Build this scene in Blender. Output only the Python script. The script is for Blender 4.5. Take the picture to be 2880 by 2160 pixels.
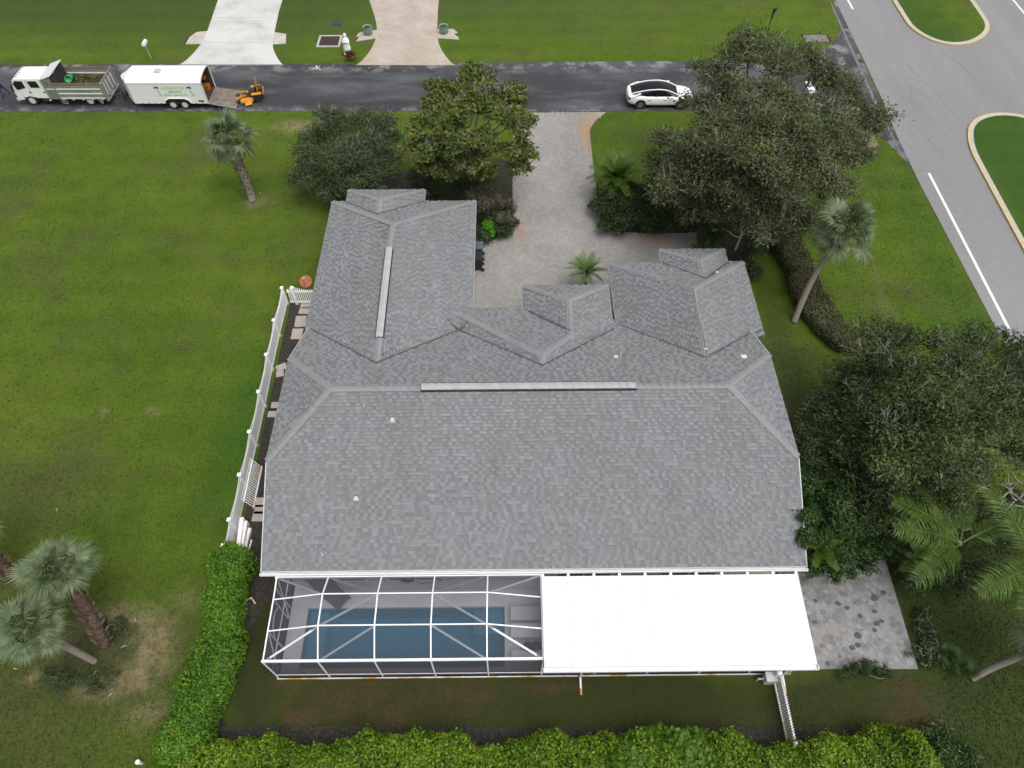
import bpy, math, random
import numpy as np
from mathutils import Vector, Matrix
random.seed(7); rng = np.random.default_rng(7)
for o in list(bpy.data.objects): bpy.data.objects.remove(o)
S = bpy.context.scene; COL = S.collection
R = math.radians
# ---------------------------------------------------------------- camera, sky, sun, exposure
CAM_H, PITCH, FPX = 30.0, R(54), 2000.0
cd = bpy.data.cameras.new('camera'); cam = bpy.data.objects.new('camera', cd); COL.objects.link(cam)
cam.location = (0, 0, CAM_H); cam.rotation_euler = (R(90) - PITCH, 0, 0)
cd.sensor_width = 36; cd.lens = 36 * FPX / 2880; cd.clip_end = 2000; cd.clip_start = 0.1
S.camera = cam
W = bpy.data.worlds.new('World'); S.world = W; W.use_nodes = True
wn = W.node_tree.nodes; wl = W.node_tree.links; wn.clear()
sky = wn.new('ShaderNodeTexSky'); sky.sky_type = 'NISHITA'; sky.sun_disc = False
SUN_EL, SUN_AZ = R(66), R(140)
sky.sun_elevation = SUN_EL; sky.sun_rotation = SUN_AZ; sky.dust_density = 6; sky.air_density = 1.5; sky.ozone_density = 1
hsv = wn.new('ShaderNodeHueSaturation'); hsv.inputs['Saturation'].default_value = 0.22
bg = wn.new('ShaderNodeBackground'); bg.inputs[1].default_value = 0.15
wo = wn.new('ShaderNodeOutputWorld')
wl.new(sky.outputs[0], hsv.inputs['Color']); wl.new(hsv.outputs[0], bg.inputs[0]); wl.new(bg.outputs[0], wo.inputs[0])
sd = bpy.data.lights.new('sun', 'SUN'); sd.energy = 1.25; sd.angle = R(50); sd.color = (1.0, 0.975, 0.94)
sun = bpy.data.objects.new('sun', sd); COL.objects.link(sun); sun.location = (0, 0, 60)
sun.rotation_euler = Vector((math.sin(SUN_AZ) * math.cos(SUN_EL), math.cos(SUN_AZ) * math.cos(SUN_EL), math.sin(SUN_EL))).to_track_quat('Z', 'Y').to_euler()
S.view_settings.view_transform = 'Standard'; S.view_settings.look = 'None'; S.view_settings.gamma = 1
S.view_settings.exposure = 0.08
S.render.engine = 'CYCLES'; S.cycles.transparent_max_bounces = 16; S.cycles.max_bounces = 4; S.cycles.diffuse_bounces = 2; S.cycles.glossy_bounces = 2; S.cycles.adaptive_threshold = .02
# ---------------------------------------------------------------- helpers
def at(x, y, z=0.0):
    """ground point seen at photo pixel (x, y) on the level z"""
    a = (x - 1440) / FPX; b = -(y - 1080) / FPX
    dy = math.cos(PITCH) + b * math.sin(PITCH); dz = -math.sin(PITCH) + b * math.cos(PITCH)
    t = (z - CAM_H) / dz
    return Vector((a * t, dy * t, z))
class NT:
    def __init__(s, name):
        s.m = bpy.data.materials.new(name); s.m.use_nodes = True; s.t = s.m.node_tree; s.t.nodes.clear()
        s.out = s.t.nodes.new('ShaderNodeOutputMaterial'); s._pos = None
    def n(s, t, **k):
        nd = s.t.nodes.new('ShaderNode' + t)
        for a, v in k.items(): setattr(nd, a, v)
        return nd
    def set(s, sock, v):
        if hasattr(v, 'is_linked') or isinstance(v, bpy.types.NodeSocket): s.t.links.new(v, sock)
        else:
            if isinstance(v, (tuple, list)) and len(v) == 3 and sock.type == 'RGBA': v = (*v, 1)
            sock.default_value = v
    def pos(s):
        if s._pos is None: s._pos = s.n('NewGeometry')
        return s._pos.outputs['Position']
    def noise(s, sc, det=4, vec=None, rough=.55, col=False):
        nd = s.n('TexNoise'); s.set(nd.inputs['Vector'], vec or s.pos())
        nd.inputs['Scale'].default_value = sc; nd.inputs['Detail'].default_value = det; nd.inputs['Roughness'].default_value = rough
        return nd.outputs['Color' if col else 'Fac']
    def mr(s, v, a, b, c=0., d=1.):
        nd = s.n('MapRange'); s.set(nd.inputs[0], v)
        for i, q in enumerate((a, b, c, d)): nd.inputs[i + 1].default_value = q
        return nd.outputs[0]
    def math(s, op, a, b=0., c=None):
        nd = s.n('Math', operation=op); s.set(nd.inputs[0], a); s.set(nd.inputs[1], b)
        if c is not None: s.set(nd.inputs[2], c)
        return nd.outputs[0]
    def vmath(s, op, a, b=(0, 0, 0)):
        nd = s.n('VectorMath', operation=op); s.set(nd.inputs[0], a); s.set(nd.inputs[1], b)
        return nd.outputs['Value'] if op == 'LENGTH' else nd.outputs[0]
    def ramp(s, f, cols, lo=0., hi=1.):
        nd = s.n('ValToRGB'); e = nd.color_ramp.elements
        while len(e) < len(cols): e.new(.5)
        for i, c in enumerate(cols):
            e[i].position = lo + (hi - lo) * i / max(1, len(cols) - 1); e[i].color = (*c, 1)
        s.set(nd.inputs[0], f); return nd.outputs[0]
    def mix(s, f, a, b):
        nd = s.n('Mix', data_type='RGBA'); s.set(nd.inputs[0], f); s.set(nd.inputs[6], a); s.set(nd.inputs[7], b)
        return nd.outputs[2]
    def bump(s, h, st, dist=.02):
        nd = s.n('Bump'); nd.inputs['Strength'].default_value = st; nd.inputs['Distance'].default_value = dist
        s.set(nd.inputs['Height'], h); return nd.outputs[0]
    def bsdf(s, col, rough=.7, metal=0., spec=.4, nrm=None, **k):
        nd = s.n('BsdfPrincipled'); s.set(nd.inputs['Base Color'], col); s.set(nd.inputs['Roughness'], rough)
        nd.inputs['Metallic'].default_value = metal; nd.inputs['Specular IOR Level'].default_value = spec
        if nrm is not None: s.set(nd.inputs['Normal'], nrm)
        for a, v in k.items(): nd.inputs[a.replace('_', ' ')].default_value = v
        s.t.links.new(nd.outputs[0], s.out.inputs[0]); return nd
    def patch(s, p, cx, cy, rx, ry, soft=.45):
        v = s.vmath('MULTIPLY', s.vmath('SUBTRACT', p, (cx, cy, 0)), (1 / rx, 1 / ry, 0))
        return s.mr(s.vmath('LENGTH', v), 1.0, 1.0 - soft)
MATS = {}
def mat(name, cols, scale=3., rough=.7, metal=0., spec=.4, bump=0., bscale=40., island=0., stretch=None, detail=4, **k):
    if name in MATS: return MATS[name]
    t = NT(name); vec = t.pos()
    if stretch: vec = t.vmath('MULTIPLY', vec, stretch)
    if not isinstance(cols, list): cols = [cols]
    nz = t.mr(t.noise(scale, detail, vec), .3, .7)
    if island:
        f = t.math('ADD', t.math('MULTIPLY', nz, 1 - island), t.math('MULTIPLY', t._pos.outputs['Random Per Island'] if t._pos else 0., island))
    else: f = nz
    c = t.ramp(f, cols) if len(cols) > 1 else cols[0]
    nr = t.bump(t.noise(bscale, 3, vec), bump) if bump else None
    t.bsdf(c, rough, metal, spec, nr, **k); MATS[name] = t.m; return t.m
def leafmat(name, cols, island=.55, scale=.9, rough=.5, trans=.36):
    if name in MATS: return MATS[name]
    t = NT(name); p = t.pos()
    nz = t.mr(t.noise(scale, 3), .32, .68)
    f = t.math('ADD', t.math('MULTIPLY', nz, 1 - island), t.math('MULTIPLY', t._pos.outputs['Random Per Island'], island))
    c = t.ramp(f, cols)
    b = t.bsdf(c, rough, 0, .3)
    tr = t.n('BsdfTranslucent'); t.set(tr.inputs[0], t.mix(.5, c, (.10, .16, .02)))
    mx = t.n('MixShader'); mx.inputs[0].default_value = trans
    t.t.links.new(b.outputs[0], mx.inputs[1]); t.t.links.new(tr.outputs[0], mx.inputs[2]); t.t.links.new(mx.outputs[0], t.out.inputs[0])
    MATS[name] = t.m; return t.m
class MB:
    def __init__(s): s.v = []; s.f = []
    def add(s, vs, fs):
        b = len(s.v); s.v += [tuple(q) for q in vs]; s.f += [tuple(i + b for i in f) for f in fs]; return s
    def hexa(s, p):   # 8 points: bottom 4 ccw, top 4 ccw
        return s.add(p, [(3, 2, 1, 0), (4, 5, 6, 7), (0, 1, 5, 4), (1, 2, 6, 5), (2, 3, 7, 6), (3, 0, 4, 7)])
    def box(s, c, d, rz=0., M=None):
        x, y, z = d[0] / 2, d[1] / 2, d[2] / 2
        p = [Vector(q) for q in ((-x, -y, -z), (x, -y, -z), (x, y, -z), (-x, y, -z), (-x, -y, z), (x, -y, z), (x, y, z), (-x, y, z))]
        m = Matrix.Translation(Vector(c)) @ (M.to_4x4() if M else Matrix.Rotation(rz, 4, 'Z'))
        return s.hexa([m @ q for q in p])
    def b2(s, lo, hi):
        return s.box([(a + b) / 2 for a, b in zip(lo, hi)], [abs(b - a) for a, b in zip(lo, hi)])
    def bar(s, a, b, w, h=None, up=(0, 0, 1)):
        a = Vector(a); b = Vector(b); h = h or w; d = (b - a).normalized(); up = Vector(up)
        if abs(d.dot(up)) > .98: up = Vector((0, 1, 0))
        x = d.cross(up).normalized() * w / 2; y = x.cross(d).normalized() * h / 2
        return s.hexa([a - x - y, a + x - y, b + x - y, b - x - y, a - x + y, a + x + y, b + x + y, b - x + y])
    def tube(s, pts, rad, n=8, cap=True):
        pts = [Vector(q) for q in pts]
        if not hasattr(rad, '__len__'): rad = [rad] * len(pts)
        rings = []; prev = None
        for i, q in enumerate(pts):
            d = (pts[min(i + 1, len(pts) - 1)] - pts[max(i - 1, 0)]).normalized()
            if prev is None:
                u = Vector((1, 0, 0)) if abs(d.x) < .8 else Vector((0, 1, 0)); x = d.cross(u).normalized()
            else: x = (prev - d * prev.dot(d)).normalized()
            prev = x; y = d.cross(x)
            rings.append([q + (x * math.cos(2 * math.pi * k / n) + y * math.sin(2 * math.pi * k / n)) * rad[i] for k in range(n)])
        vs = [v for r in rings for v in r]; fs = []
        for i in range(len(rings) - 1):
            for k in range(n): fs.append((i * n + k, i * n + (k + 1) % n, (i + 1) * n + (k + 1) % n, (i + 1) * n + k))
        if cap: fs += [tuple(range(n))[::-1], tuple((len(rings) - 1) * n + k for k in range(n))]
        return s.add(vs, fs)
    def lathe(s, prof, n=20, c=(0, 0, 0), M=None):
        vs = []; fs = []
        for r, z in prof:
            for k in range(n): vs.append(Vector((r * math.cos(2 * math.pi * k / n), r * math.sin(2 * math.pi * k / n), z)))
        for i in range(len(prof) - 1):
            for k in range(n): fs.append((i * n + k, i * n + (k + 1) % n, (i + 1) * n + (k + 1) % n, (i + 1) * n + k))
        fs += [tuple(range(n))[::-1], tuple((len(prof) - 1) * n + k for k in range(n))]
        m = Matrix.Translation(Vector(c)) @ (M.to_4x4() if M else Matrix())
        return s.add([m @ v for v in vs], fs)
    def prism(s, poly, z0, z1):
        n = len(poly); a = sum(poly[i][0] * poly[(i + 1) % n][1] - poly[(i + 1) % n][0] * poly[i][1] for i in range(n))
        if a < 0: poly = poly[::-1]
        vs = [(q[0], q[1], z0) for q in poly] + [(q[0], q[1], z1) for q in poly]
        return s.add(vs, [tuple(range(n))[::-1], tuple(range(n, 2 * n))] + [(i, (i + 1) % n, n + (i + 1) % n, n + i) for i in range(n)])
    def build(s, name, m, parent=None, smooth=False, loc=None, bevel=0.):
        me = bpy.data.meshes.new(name); me.from_pydata(s.v, [], s.f); me.update()
        if smooth: me.polygons.foreach_set('use_smooth', [True] * len(me.polygons))
        o = link(name, me, m, parent, loc)
        if bevel:
            b = o.modifiers.new('bevel', 'BEVEL'); b.width = bevel; b.segments = 2; b.limit_method = 'ANGLE'; b.angle_limit = R(35)
        return o
def link(name, me, m=None, parent=None, loc=None, rot=None, scale=None):
    if m is not None and not me.materials: me.materials.append(m)
    o = bpy.data.objects.new(name, me); COL.objects.link(o)
    if parent: o.parent = parent
    if loc is not None: o.location = loc
    if rot is not None: o.rotation_euler = rot
    if scale is not None: o.scale = scale
    return o
def tag(o, label=None, cat=None, group=None, kind=None):
    if label: o['label'] = label
    if cat: o['category'] = cat
    if group: o['group'] = group
    if kind: o['kind'] = kind
    return o
def thing(name, label, cat, loc=(0, 0, 0), rz=0., group=None):
    o = link(name, None, None, None, loc, (0, 0, rz)) if False else bpy.data.objects.new(name, None)
    if o.name not in COL.objects: COL.objects.link(o)
    o.location = loc; o.rotation_euler = (0, 0, rz); o.empty_display_size = .2
    return tag(o, label, cat, group)
def struct(name, mb, m, **k): return tag(mb.build(name, m, **k), kind='structure')
def quads_mesh(name, V, smooth=False):
    """V: (n,4,3) array of quads -> mesh"""
    n = len(V); me = bpy.data.meshes.new(name)
    me.vertices.add(n * 4); me.vertices.foreach_set('co', np.ascontiguousarray(V, dtype=np.float32).ravel())
    me.loops.add(n * 4); me.loops.foreach_set('vertex_index', np.arange(n * 4, dtype=np.int32))
    me.polygons.add(n); me.polygons.foreach_set('loop_start', np.arange(0, n * 4, 4, dtype=np.int32))
    me.update(calc_edges=True); return me
def in_poly(x, y, P):
    c = False; j = len(P) - 1
    for i in range(len(P)):
        if (P[i][1] > y) != (P[j][1] > y) and x < (P[j][0] - P[i][0]) * (y - P[i][1]) / (P[j][1] - P[i][1]) + P[i][0]: c = not c
        j = i
    return c
def smooth_poly(pts, it=2):
    for _ in range(it):
        q = []
        for i in range(len(pts)):
            a = pts[i]; b = pts[(i + 1) % len(pts)]
            q += [(a[0] * .75 + b[0] * .25, a[1] * .75 + b[1] * .25), (a[0] * .25 + b[0] * .75, a[1] * .25 + b[1] * .75)]
        pts = q
    return pts
def smooth_line(pts, it=2):
    for _ in range(it):
        q = [pts[0]]
        for a, b in zip(pts[:-1], pts[1:]):
            q += [tuple(u * .75 + v * .25 for u, v in zip(a, b)), tuple(u * .25 + v * .75 for u, v in zip(a, b))]
        pts = q + [pts[-1]]
    return pts
def PX(*pts, z=0.): return [tuple(at(x, y, z))[:2] for x, y in pts]
WHITE = mat('white_vinyl', [(.86, .865, .87), (.9, .9, .9)], 1.5, .45)
WALU = mat('white_aluminium', [(.78, .79, .8), (.84, .84, .84)], 1.2, .4)
BLACK = mat('black_rubber', [(.012, .012, .013), (.03, .03, .03)], 6, .7)
DARKMET = mat('dark_metal', [(.02, .02, .022), (.05, .05, .05)], 8, .5)
# ---------------------------------------------------------------- the setting: lawn, streets, drives
def lawn_mat():
    t = NT('lawn_grass'); p = t.pos()
    dist = t.vmath('ADD', p, t.vmath('MULTIPLY', t.vmath('SUBTRACT', t.noise(.7, 6, col=True, rough=.65), (.5, .5, .5)), (1.5, 1.5, 0)))
    big = t.mr(t.noise(.09, 4), .32, .68); mid = t.mr(t.noise(.7, 5), .3, .7); fine = t.noise(4.5, 6, rough=.7); vf = t.noise(24, 4, rough=.7)
    c = t.ramp(t.math('ADD', t.math('MULTIPLY', big, .55), t.math('MULTIPLY', mid, .45)),
               [(.046, .09, .008), (.066, .115, .009), (.085, .13, .012), (.105, .138, .018)])
    c = t.mix(t.mr(t.noise(.2, 5, rough=.65), .5, .66, 0, .6), c, (.078, .082, .03)); c = t.mix(t.mr(t.noise(1.3, 5, rough=.7), .56, .74, 0, .5), c, (.12, .115, .045)); c = t.mix(t.mr(t.noise(.45, 4), .55, .7, 0, .45), c, (.036, .085, .008))
    # mowing stripes, faint
    sx = t.n('SeparateXYZ'); t.set(sx.inputs[0], dist)
    st = t.mr(t.math('SINE', t.math('MULTIPLY', sx.outputs[1], 2.6)), -1, 1, .96, 1.05)
    brk = t.mr(t.noise(1.5, 6, rough=.7), .36, .56, .15, 1.1)
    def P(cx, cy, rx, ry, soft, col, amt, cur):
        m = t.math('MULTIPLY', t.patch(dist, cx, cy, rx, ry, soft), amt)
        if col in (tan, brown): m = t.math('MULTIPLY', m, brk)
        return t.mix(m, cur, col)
    tan = (.22, .18, .10); brown = (.078, .05, .025); dk = (.03, .045, .013); dirt = (.06, .048, .035); olive = (.06, .065, .024); green = (.035, .10, .01)
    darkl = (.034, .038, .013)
    # far lawns north of the street are a cooler, deeper green
    c = P(-30, 66, 34, 12, .4, (.042, .07, .016), .75, c); c = P(2, 66, 22, 11, .5, (.06, .09, .022), .5, c)
    c = P(-13.6, 19, 1.8, 7, .8, green, .6, c); c = P(-23, 15, 7, 3.5, .9, olive, .55, c)
    c = P(-24, 7, 14, 6, .5, olive, .7, c)
    # back yard: thin, worn and brown, plus shade painted in as dark tones
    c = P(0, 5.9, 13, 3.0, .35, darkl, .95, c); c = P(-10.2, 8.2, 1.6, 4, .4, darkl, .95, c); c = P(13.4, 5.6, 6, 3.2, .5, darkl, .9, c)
    for q in ((-6.4, 6.5, 2.6, .8), (-2.2, 6.6, 2.4, .8), (-8.2, 5.6, 1.0, 1.2), (-4.6, 5.7, 1.3, .9), (1.5, 6.9, 1.6, .4), (-9, 7.0, .8, .5)): c = P(*q, .8, brown, .8, c)
    c = P(18.5, 8.5, 6, 8, .4, (.038, .053, .015), .92, c); c = P(20, 14, 5, 4, .5, (.025, .034, .012), .9, c); c = P(15.6, 6.2, 1.7, 1.3, .7, brown, .75, c)  # darker green ground under the palms and right oak, one brown spot
    # palm island: ring of dry thatch
    c = P(-16.2, 8.3, 2.9, 2.3, .4, tan, .9, c); c = P(-17.0, 8.2, 2.0, 1.6, .5, dk, .8, c); c = P(-16.2, 9.1, .8, .45, .7, dk, .6, c)
    c = P(-14.3, 6.0, 1.0, 1.0, .9, tan, .75, c); c = P(-19.2, 7.2, .7, .6, .7, tan, .7, c); c = P(-13.9, 10.4, 1.2, 1.2, .9, tan, .3, c)
    c = P(-15.2, 44.4, 2.4, 1.1, .7, tan, .8, c); c = P(-16.3, 36.2, 1.2, .7, .8, tan, .55, c)
    c = P(-20.8, 19.9, .5, .5, .9, tan, .5, c); c = P(-18.2, 20.1, .7, .5, .9, tan, .55, c); c = P(-17.8, 24.2, 1.2, .6, .9, olive, .6, c)
    # darker, duller ground colour beneath the trees
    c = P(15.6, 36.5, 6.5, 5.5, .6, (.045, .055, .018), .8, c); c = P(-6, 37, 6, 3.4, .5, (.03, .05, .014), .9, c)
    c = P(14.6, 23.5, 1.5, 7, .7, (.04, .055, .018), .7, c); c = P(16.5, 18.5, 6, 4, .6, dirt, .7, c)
    c = P(21.3, 28, .5, 14, .9, (.12, .13, .05), .5, c); c = P(25.5, 27, 1.8, 12, .8, green, .4, c)
    c = P(34, 40, 3.5, 30, .5, (.035, .085, .012), .9, c)
    c = t.mix(t.mr(fine, .36, .7, 0, .26), c, (.026, .046, .006)); 
    hv = t.n('HueSaturation'); t.set(hv.inputs['Value'], t.math('MULTIPLY', st, t.mr(vf, .3, .7, .6, 1.45))); t.set(hv.inputs['Color'], c)
    t.bsdf(hv.outputs[0], .85, 0, .15, t.bump(t.math('ADD', vf, t.math('MULTIPLY', fine, .6)), .9, .05)); return t.m
def asphalt_mat(name, c0, c1, wear, ws, dark=0.):
    t = NT(name); p = t.pos(); st = t.vmath('MULTIPLY', p, (.35, 1.2, 1) if dark == 0 else (1.3, .22, 1))
    w = t.mr(t.noise(ws, 6, st, .6), .45, .72)
    c = t.ramp(t.mr(t.noise(.25, 4, st), .3, .7), [c0, c1]); c = t.mix(t.math('MULTIPLY', w, .8), c, wear); c = t.mix(t.mr(t.noise(2.2, 6, rough=.7), .45, .75, 0, .35), c, tuple(q * .7 for q in c0))
    if dark == 0:
        sy = t.n('SeparateXYZ'); t.set(sy.inputs[0], p); ed = t.math('ADD', t.mr(sy.outputs[1], 50.9, 52.0), t.mr(sy.outputs[1], 47.0, 46.3, 0, .7)); c = t.mix(t.math('MULTIPLY', t.math('MULTIPLY', ed, t.mr(t.noise(.75, 5, rough=.65), .5, .6)), .8), c, (.24, .235, .23))
    g = t.noise(60, 3); c = t.mix(t.mr(g, .35, .7, 0, .25), c, (.03, .03, .032))
    t.bsdf(c, t.mr(w, 0, 1, .55, .8), 0, .35, t.bump(g, .25, .01)); return t.m
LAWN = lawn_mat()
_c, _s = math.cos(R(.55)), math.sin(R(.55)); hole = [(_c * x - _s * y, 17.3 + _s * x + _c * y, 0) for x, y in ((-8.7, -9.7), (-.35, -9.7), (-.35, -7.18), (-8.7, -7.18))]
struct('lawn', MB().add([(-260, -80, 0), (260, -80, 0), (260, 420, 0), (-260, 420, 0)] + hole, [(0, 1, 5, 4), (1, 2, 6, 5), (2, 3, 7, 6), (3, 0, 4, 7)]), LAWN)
STREET = asphalt_mat('street_asphalt', (.028, .028, .034), (.052, .052, .06), (.14, .14, .15), .45)
ROADM = asphalt_mat('road_asphalt', (.215, .217, .222), (.25, .25, .255), (.28, .28, .28), .3, 1)
def sheet(name, poly, z, m, parent=None):
    n = len(poly); a = sum(poly[i][0] * poly[(i + 1) % n][1] - poly[(i + 1) % n][0] * poly[i][1] for i in range(n))
    if a < 0: poly = poly[::-1]
    o = MB().add([(q[0], q[1], z) for q in poly], [tuple(range(n))]).build(name, m, parent)
    if not parent: o['kind'] = 'structure'
    return o
nfl = smooth_line([(19, 52.8), (21.9, 52.9), (24.2, 54.0), (26.2, 56.0), (27.2, 59.2), (27.6, 63)], 2)
sfl = smooth_line([(26.75, 39.6), (26.1, 42.2), (25.3, 44.0), (24.2, 45.6), (22.4, 46.25), (20, 46.25)], 2)
sheet('side_street', [(-90, 45.75)] + [(-90, 52.1), (-12, 52.45), (10, 52.85)] + nfl + [(27.9, 63), (27.3, 53), (26.75, 39.6)] + sfl[1:] + [(1.5, 46.15), (-12, 46.2)], .012, STREET)
sheet('main_road', [(26.6, -40), (44.5, -40), (44.5, 140), (27.9, 140), (27.75, 63), (27.42, 53.6), (27.21, 47.7), (26.9, 43.4), (26.72, 38), (26.75, 26)], .02, ROADM)
# cracked seam where the street meets the road
sheet('road_seam', [(27.15, 62), (27.3, 62), (26.95, 53.6), (26.72, 47.7), (26.55, 41), (26.45, 41), (26.5, 47.7), (26.75, 53.6)], .017, mat('seam', [(.10, .10, .105), (.2, .2, .205)], 4, .8))
PAINT = mat('road_paint_white', [(.62, .62, .62), (.74, .74, .73)], 9, .6)
tag(sheet('edge_line', [(27.6, 39.1), (27.78, 39.1), (27.5, 24), (27.0, -20), (26.82, -20), (27.32, 24)], .026, PAINT), 'long white edge line painted along the west side of main road', 'road marking')
del bpy.data.objects['edge_line']['kind']
o = sheet('edge_line', [(28.7, 60.9), (28.88, 60.9), (29.1, 90), (28.92, 90)], .026, PAINT); del o['kind']
tag(o, 'short end of white edge line north of the side street mouth', 'road marking')
o = sheet('edge_line', [(42.85, 58), (43.03, 58), (43.4, 90), (43.22, 90)], .026, PAINT); del o['kind']
tag(o, 'white edge line at the far upper right corner', 'road marking')
o = sheet('stop_line', [(22.1, 46.5), (22.6, 46.5), (22.6, 50.0), (22.1, 50.0)], .02, PAINT); del o['kind']
tag(o, 'white stop line across side street glimpsed through the oak', 'road marking')
mk = MB(); c0 = at(894, 190)
for a, b in (((-.18, .3), (-.02, -.3)), ((.14, .22), (-.1, 0)), ((-.08, .02), (.28, -.34)), ((-.35, -.28), (-.16, -.02))):
    mk.bar((c0.x + a[0], c0.y + a[1], .022), (c0.x + b[0], c0.y + b[1], .022), .06, .006)
tag(mk.build('survey_mark', PAINT), 'small white spray painted mark near the north kerb of street', 'paint mark')
# medians
CURBP = mat('yellow_curb', [(.48, .36, .13), (.52, .42, .2), (.42, .38, .28)], 1.3, .7); CONC = mat('curb_concrete', [(.36, .35, .33), (.46, .44, .42)], 2, .8)
def median(label, out):
    o = thing('median_island', label, 'traffic island', (out[0][0], out[0][1], 0)); o0 = Vector((out[0][0], out[0][1], 0))
    cx = sum(q[0] for q in out) / len(out); cy = sum(q[1] for q in out) / len(out)
    def inset(d):
        r = []
        for i, q in enumerate(out):
            a = Vector(out[i - 1]); b = Vector(out[(i + 1) % len(out)]); tn = (b - a).normalized(); nn = Vector((tn.y, -tn.x))
            if nn.dot(Vector((cx - q[0], cy - q[1]))) < 0: nn = -nn
            r.append((q[0] + nn.x * d, q[1] + nn.y * d))
        return r
    def ring(P, Q, z0, z1, nm, m):
        b = MB(); n = len(P)
        v = [(q[0] - o0.x, q[1] - o0.y, z0) for q in P] + [(q[0] - o0.x, q[1] - o0.y, z1) for q in P] + [(q[0] - o0.x, q[1] - o0.y, z1) for q in Q]
        f = []
        for i in range(n):
            j = (i + 1) % n; f += [(i, j, n + j, n + i), (n + i, n + j, 2 * n + j, 2 * n + i)]
        b.add(v, f).build(nm, m, o)
    a = inset(.16); b = inset(.36)
    ring(out, a, .0, .13, 'kerb', CURBP); ring(a, b, .1, .135, 'kerb_back', CONC)
    MB().add([(q[0] - o0.x, q[1] - o0.y, .14) for q in b], [tuple(range(len(b)))]).build('grass_bed', LAWN, o)
median('grassy island with rounded end and yellow kerb at top right', smooth_poly([(32.9, 90), (32.5, 60), (32.5, 57.6), (33.6, 55.6), (35.3, 54.9), (37.2, 55.5), (39.1, 57.4), (39.5, 60), (40, 90)], 3))
median('grassy island with yellow kerb cut by right picture edge', smooth_poly([(31.1, 39.3), (31.45, 42.6), (32.6, 45.0), (34.9, 46.0), (37.2, 45.4), (38.6, 43), (38.8, 38), (38, -30), (26.6 + 1.7, -30)], 3))
# far drives
CDRV = mat('pale_concrete', [(.36, .36, .36), (.46, .46, .45), (.52, .52, .505), (.53, .53, .515)], .45, .8, bump=.1, detail=7)
def far_drive(name, left, right, m, n_slab):
    b = sheet(name, left + right[::-1], .022, mat('joint_dark', [(.2, .2, .19), (.28, .27, .26)], 3, .9))
    ys = [52.35, 55.55, 59.5, 63.5, 70]
    def xat(L, y):
        for p, q in zip(L[:-1], L[1:]):
            if min(p[1], q[1]) <= y <= max(p[1], q[1]): return p[0] + (q[0] - p[0]) * (y - p[1]) / (q[1] - p[1] + 1e-9)
        return L[0][0] if abs(y - L[0][1]) < abs(y - L[-1][1]) else L[-1][0]
    for y0, y1 in zip(ys[:-1], ys[1:]):
        yy = [y0 + .02 + (y1 - y0 - .04) * k / 10 for k in range(11)]
        poly = [(xat(right, y), y) for y in yy] + [(xat(left, y), y) for y in yy[::-1]]
        MB().prism(poly, .0, .034).build('concrete_slab', m, b)
    return b
lf = smooth_line(PX((500, 185), (526, 171), (569, 123), (585, 86), (613, 0)) + [(-25.6, 71)], 2); rt = smooth_line(PX((800, 184), (791, 180), (772, 150), (766, 127), (772, 90), (792, 0)) + [(-19.5, 71)], 2)
fd = far_drive('concrete_driveway', lf, rt, CDRV, 4)
WING = mat('wing_concrete', [(.36, .33, .29), (.5, .46, .42)], 1.2, .85)
for poly in (PX((585, 88), (553, 91), (534, 105), (521, 125), (569, 124)), PX((770, 91), (805, 96), (804, 124), (766, 125))):
    MB().prism(poly, -.02, .03).build('side_apron', WING, fd)
MB().prism(PX((521, 126), (534, 104), (531, 108), (519, 121)), -.02, .05).build('dark_stain', mat('soil_dark', [(.015, .013, .01), (.03, .026, .02)], 5, .95), fd)
def paver_mat(name, cols, bw, bh, rot, mortar):
    t = NT(name); p = t.pos(); mp = t.n('Mapping'); mp.inputs['Rotation'].default_value = (0, 0, rot); t.set(mp.inputs[0], p)
    b = t.n('TexBrick'); t.set(b.inputs[0], mp.outputs[0]); b.inputs['Scale'].default_value = 1; b.inputs['Brick Width'].default_value = bw; b.inputs['Row Height'].default_value = bh
    b.inputs['Mortar Size'].default_value = .008; b.inputs['Color1'].default_value = (*cols[0], 1); b.inputs['Color2'].default_value = (*cols[1], 1); b.inputs['Mortar'].default_value = (*mortar, 1)
    w = t.mr(t.noise(.45, 6), .35, .7); c = t.mix(t.math('MULTIPLY', w, .55), b.outputs[0], cols[2])
    t.bsdf(c, .8, 0, .3); return t.m
BEIGE = paver_mat('beige_pavers', [(.34, .28, .24), (.42, .35, .3), (.5, .45, .4)], .28, .14, R(0), (.25, .2, .17))
lf = smooth_line(PX((1000, 184), (1012, 178), (1036, 152), (1053, 123), (1061, 91), (1058, 60), (1045, 20)) + [(-12.4, 63), (-12.6, 71)], 2)
rt = smooth_line(PX((1282, 184), (1270, 179), (1238, 139), (1230, 103), (1230, 60), (1234, 0)) + [(-6.2, 71)], 2)
bd = sheet('paver_driveway', lf + rt[::-1], .03, BEIGE); bd.name = 'beige_driveway'
for poly in (PX((1062, 86), (1033, 85), (1008, 94), (1002, 104), (1012, 104), (1002, 117), (1062, 108)), PX((1230, 82), (1275, 82), (1288, 93), (1276, 96), (1290, 106), (1291, 112), (1230, 108))):
    MB().prism(poly, -.02, .036).build('side_apron', mat('apron_paver', [(.36, .3, .26), (.46, .4, .36)], 2, .85), bd)
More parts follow.
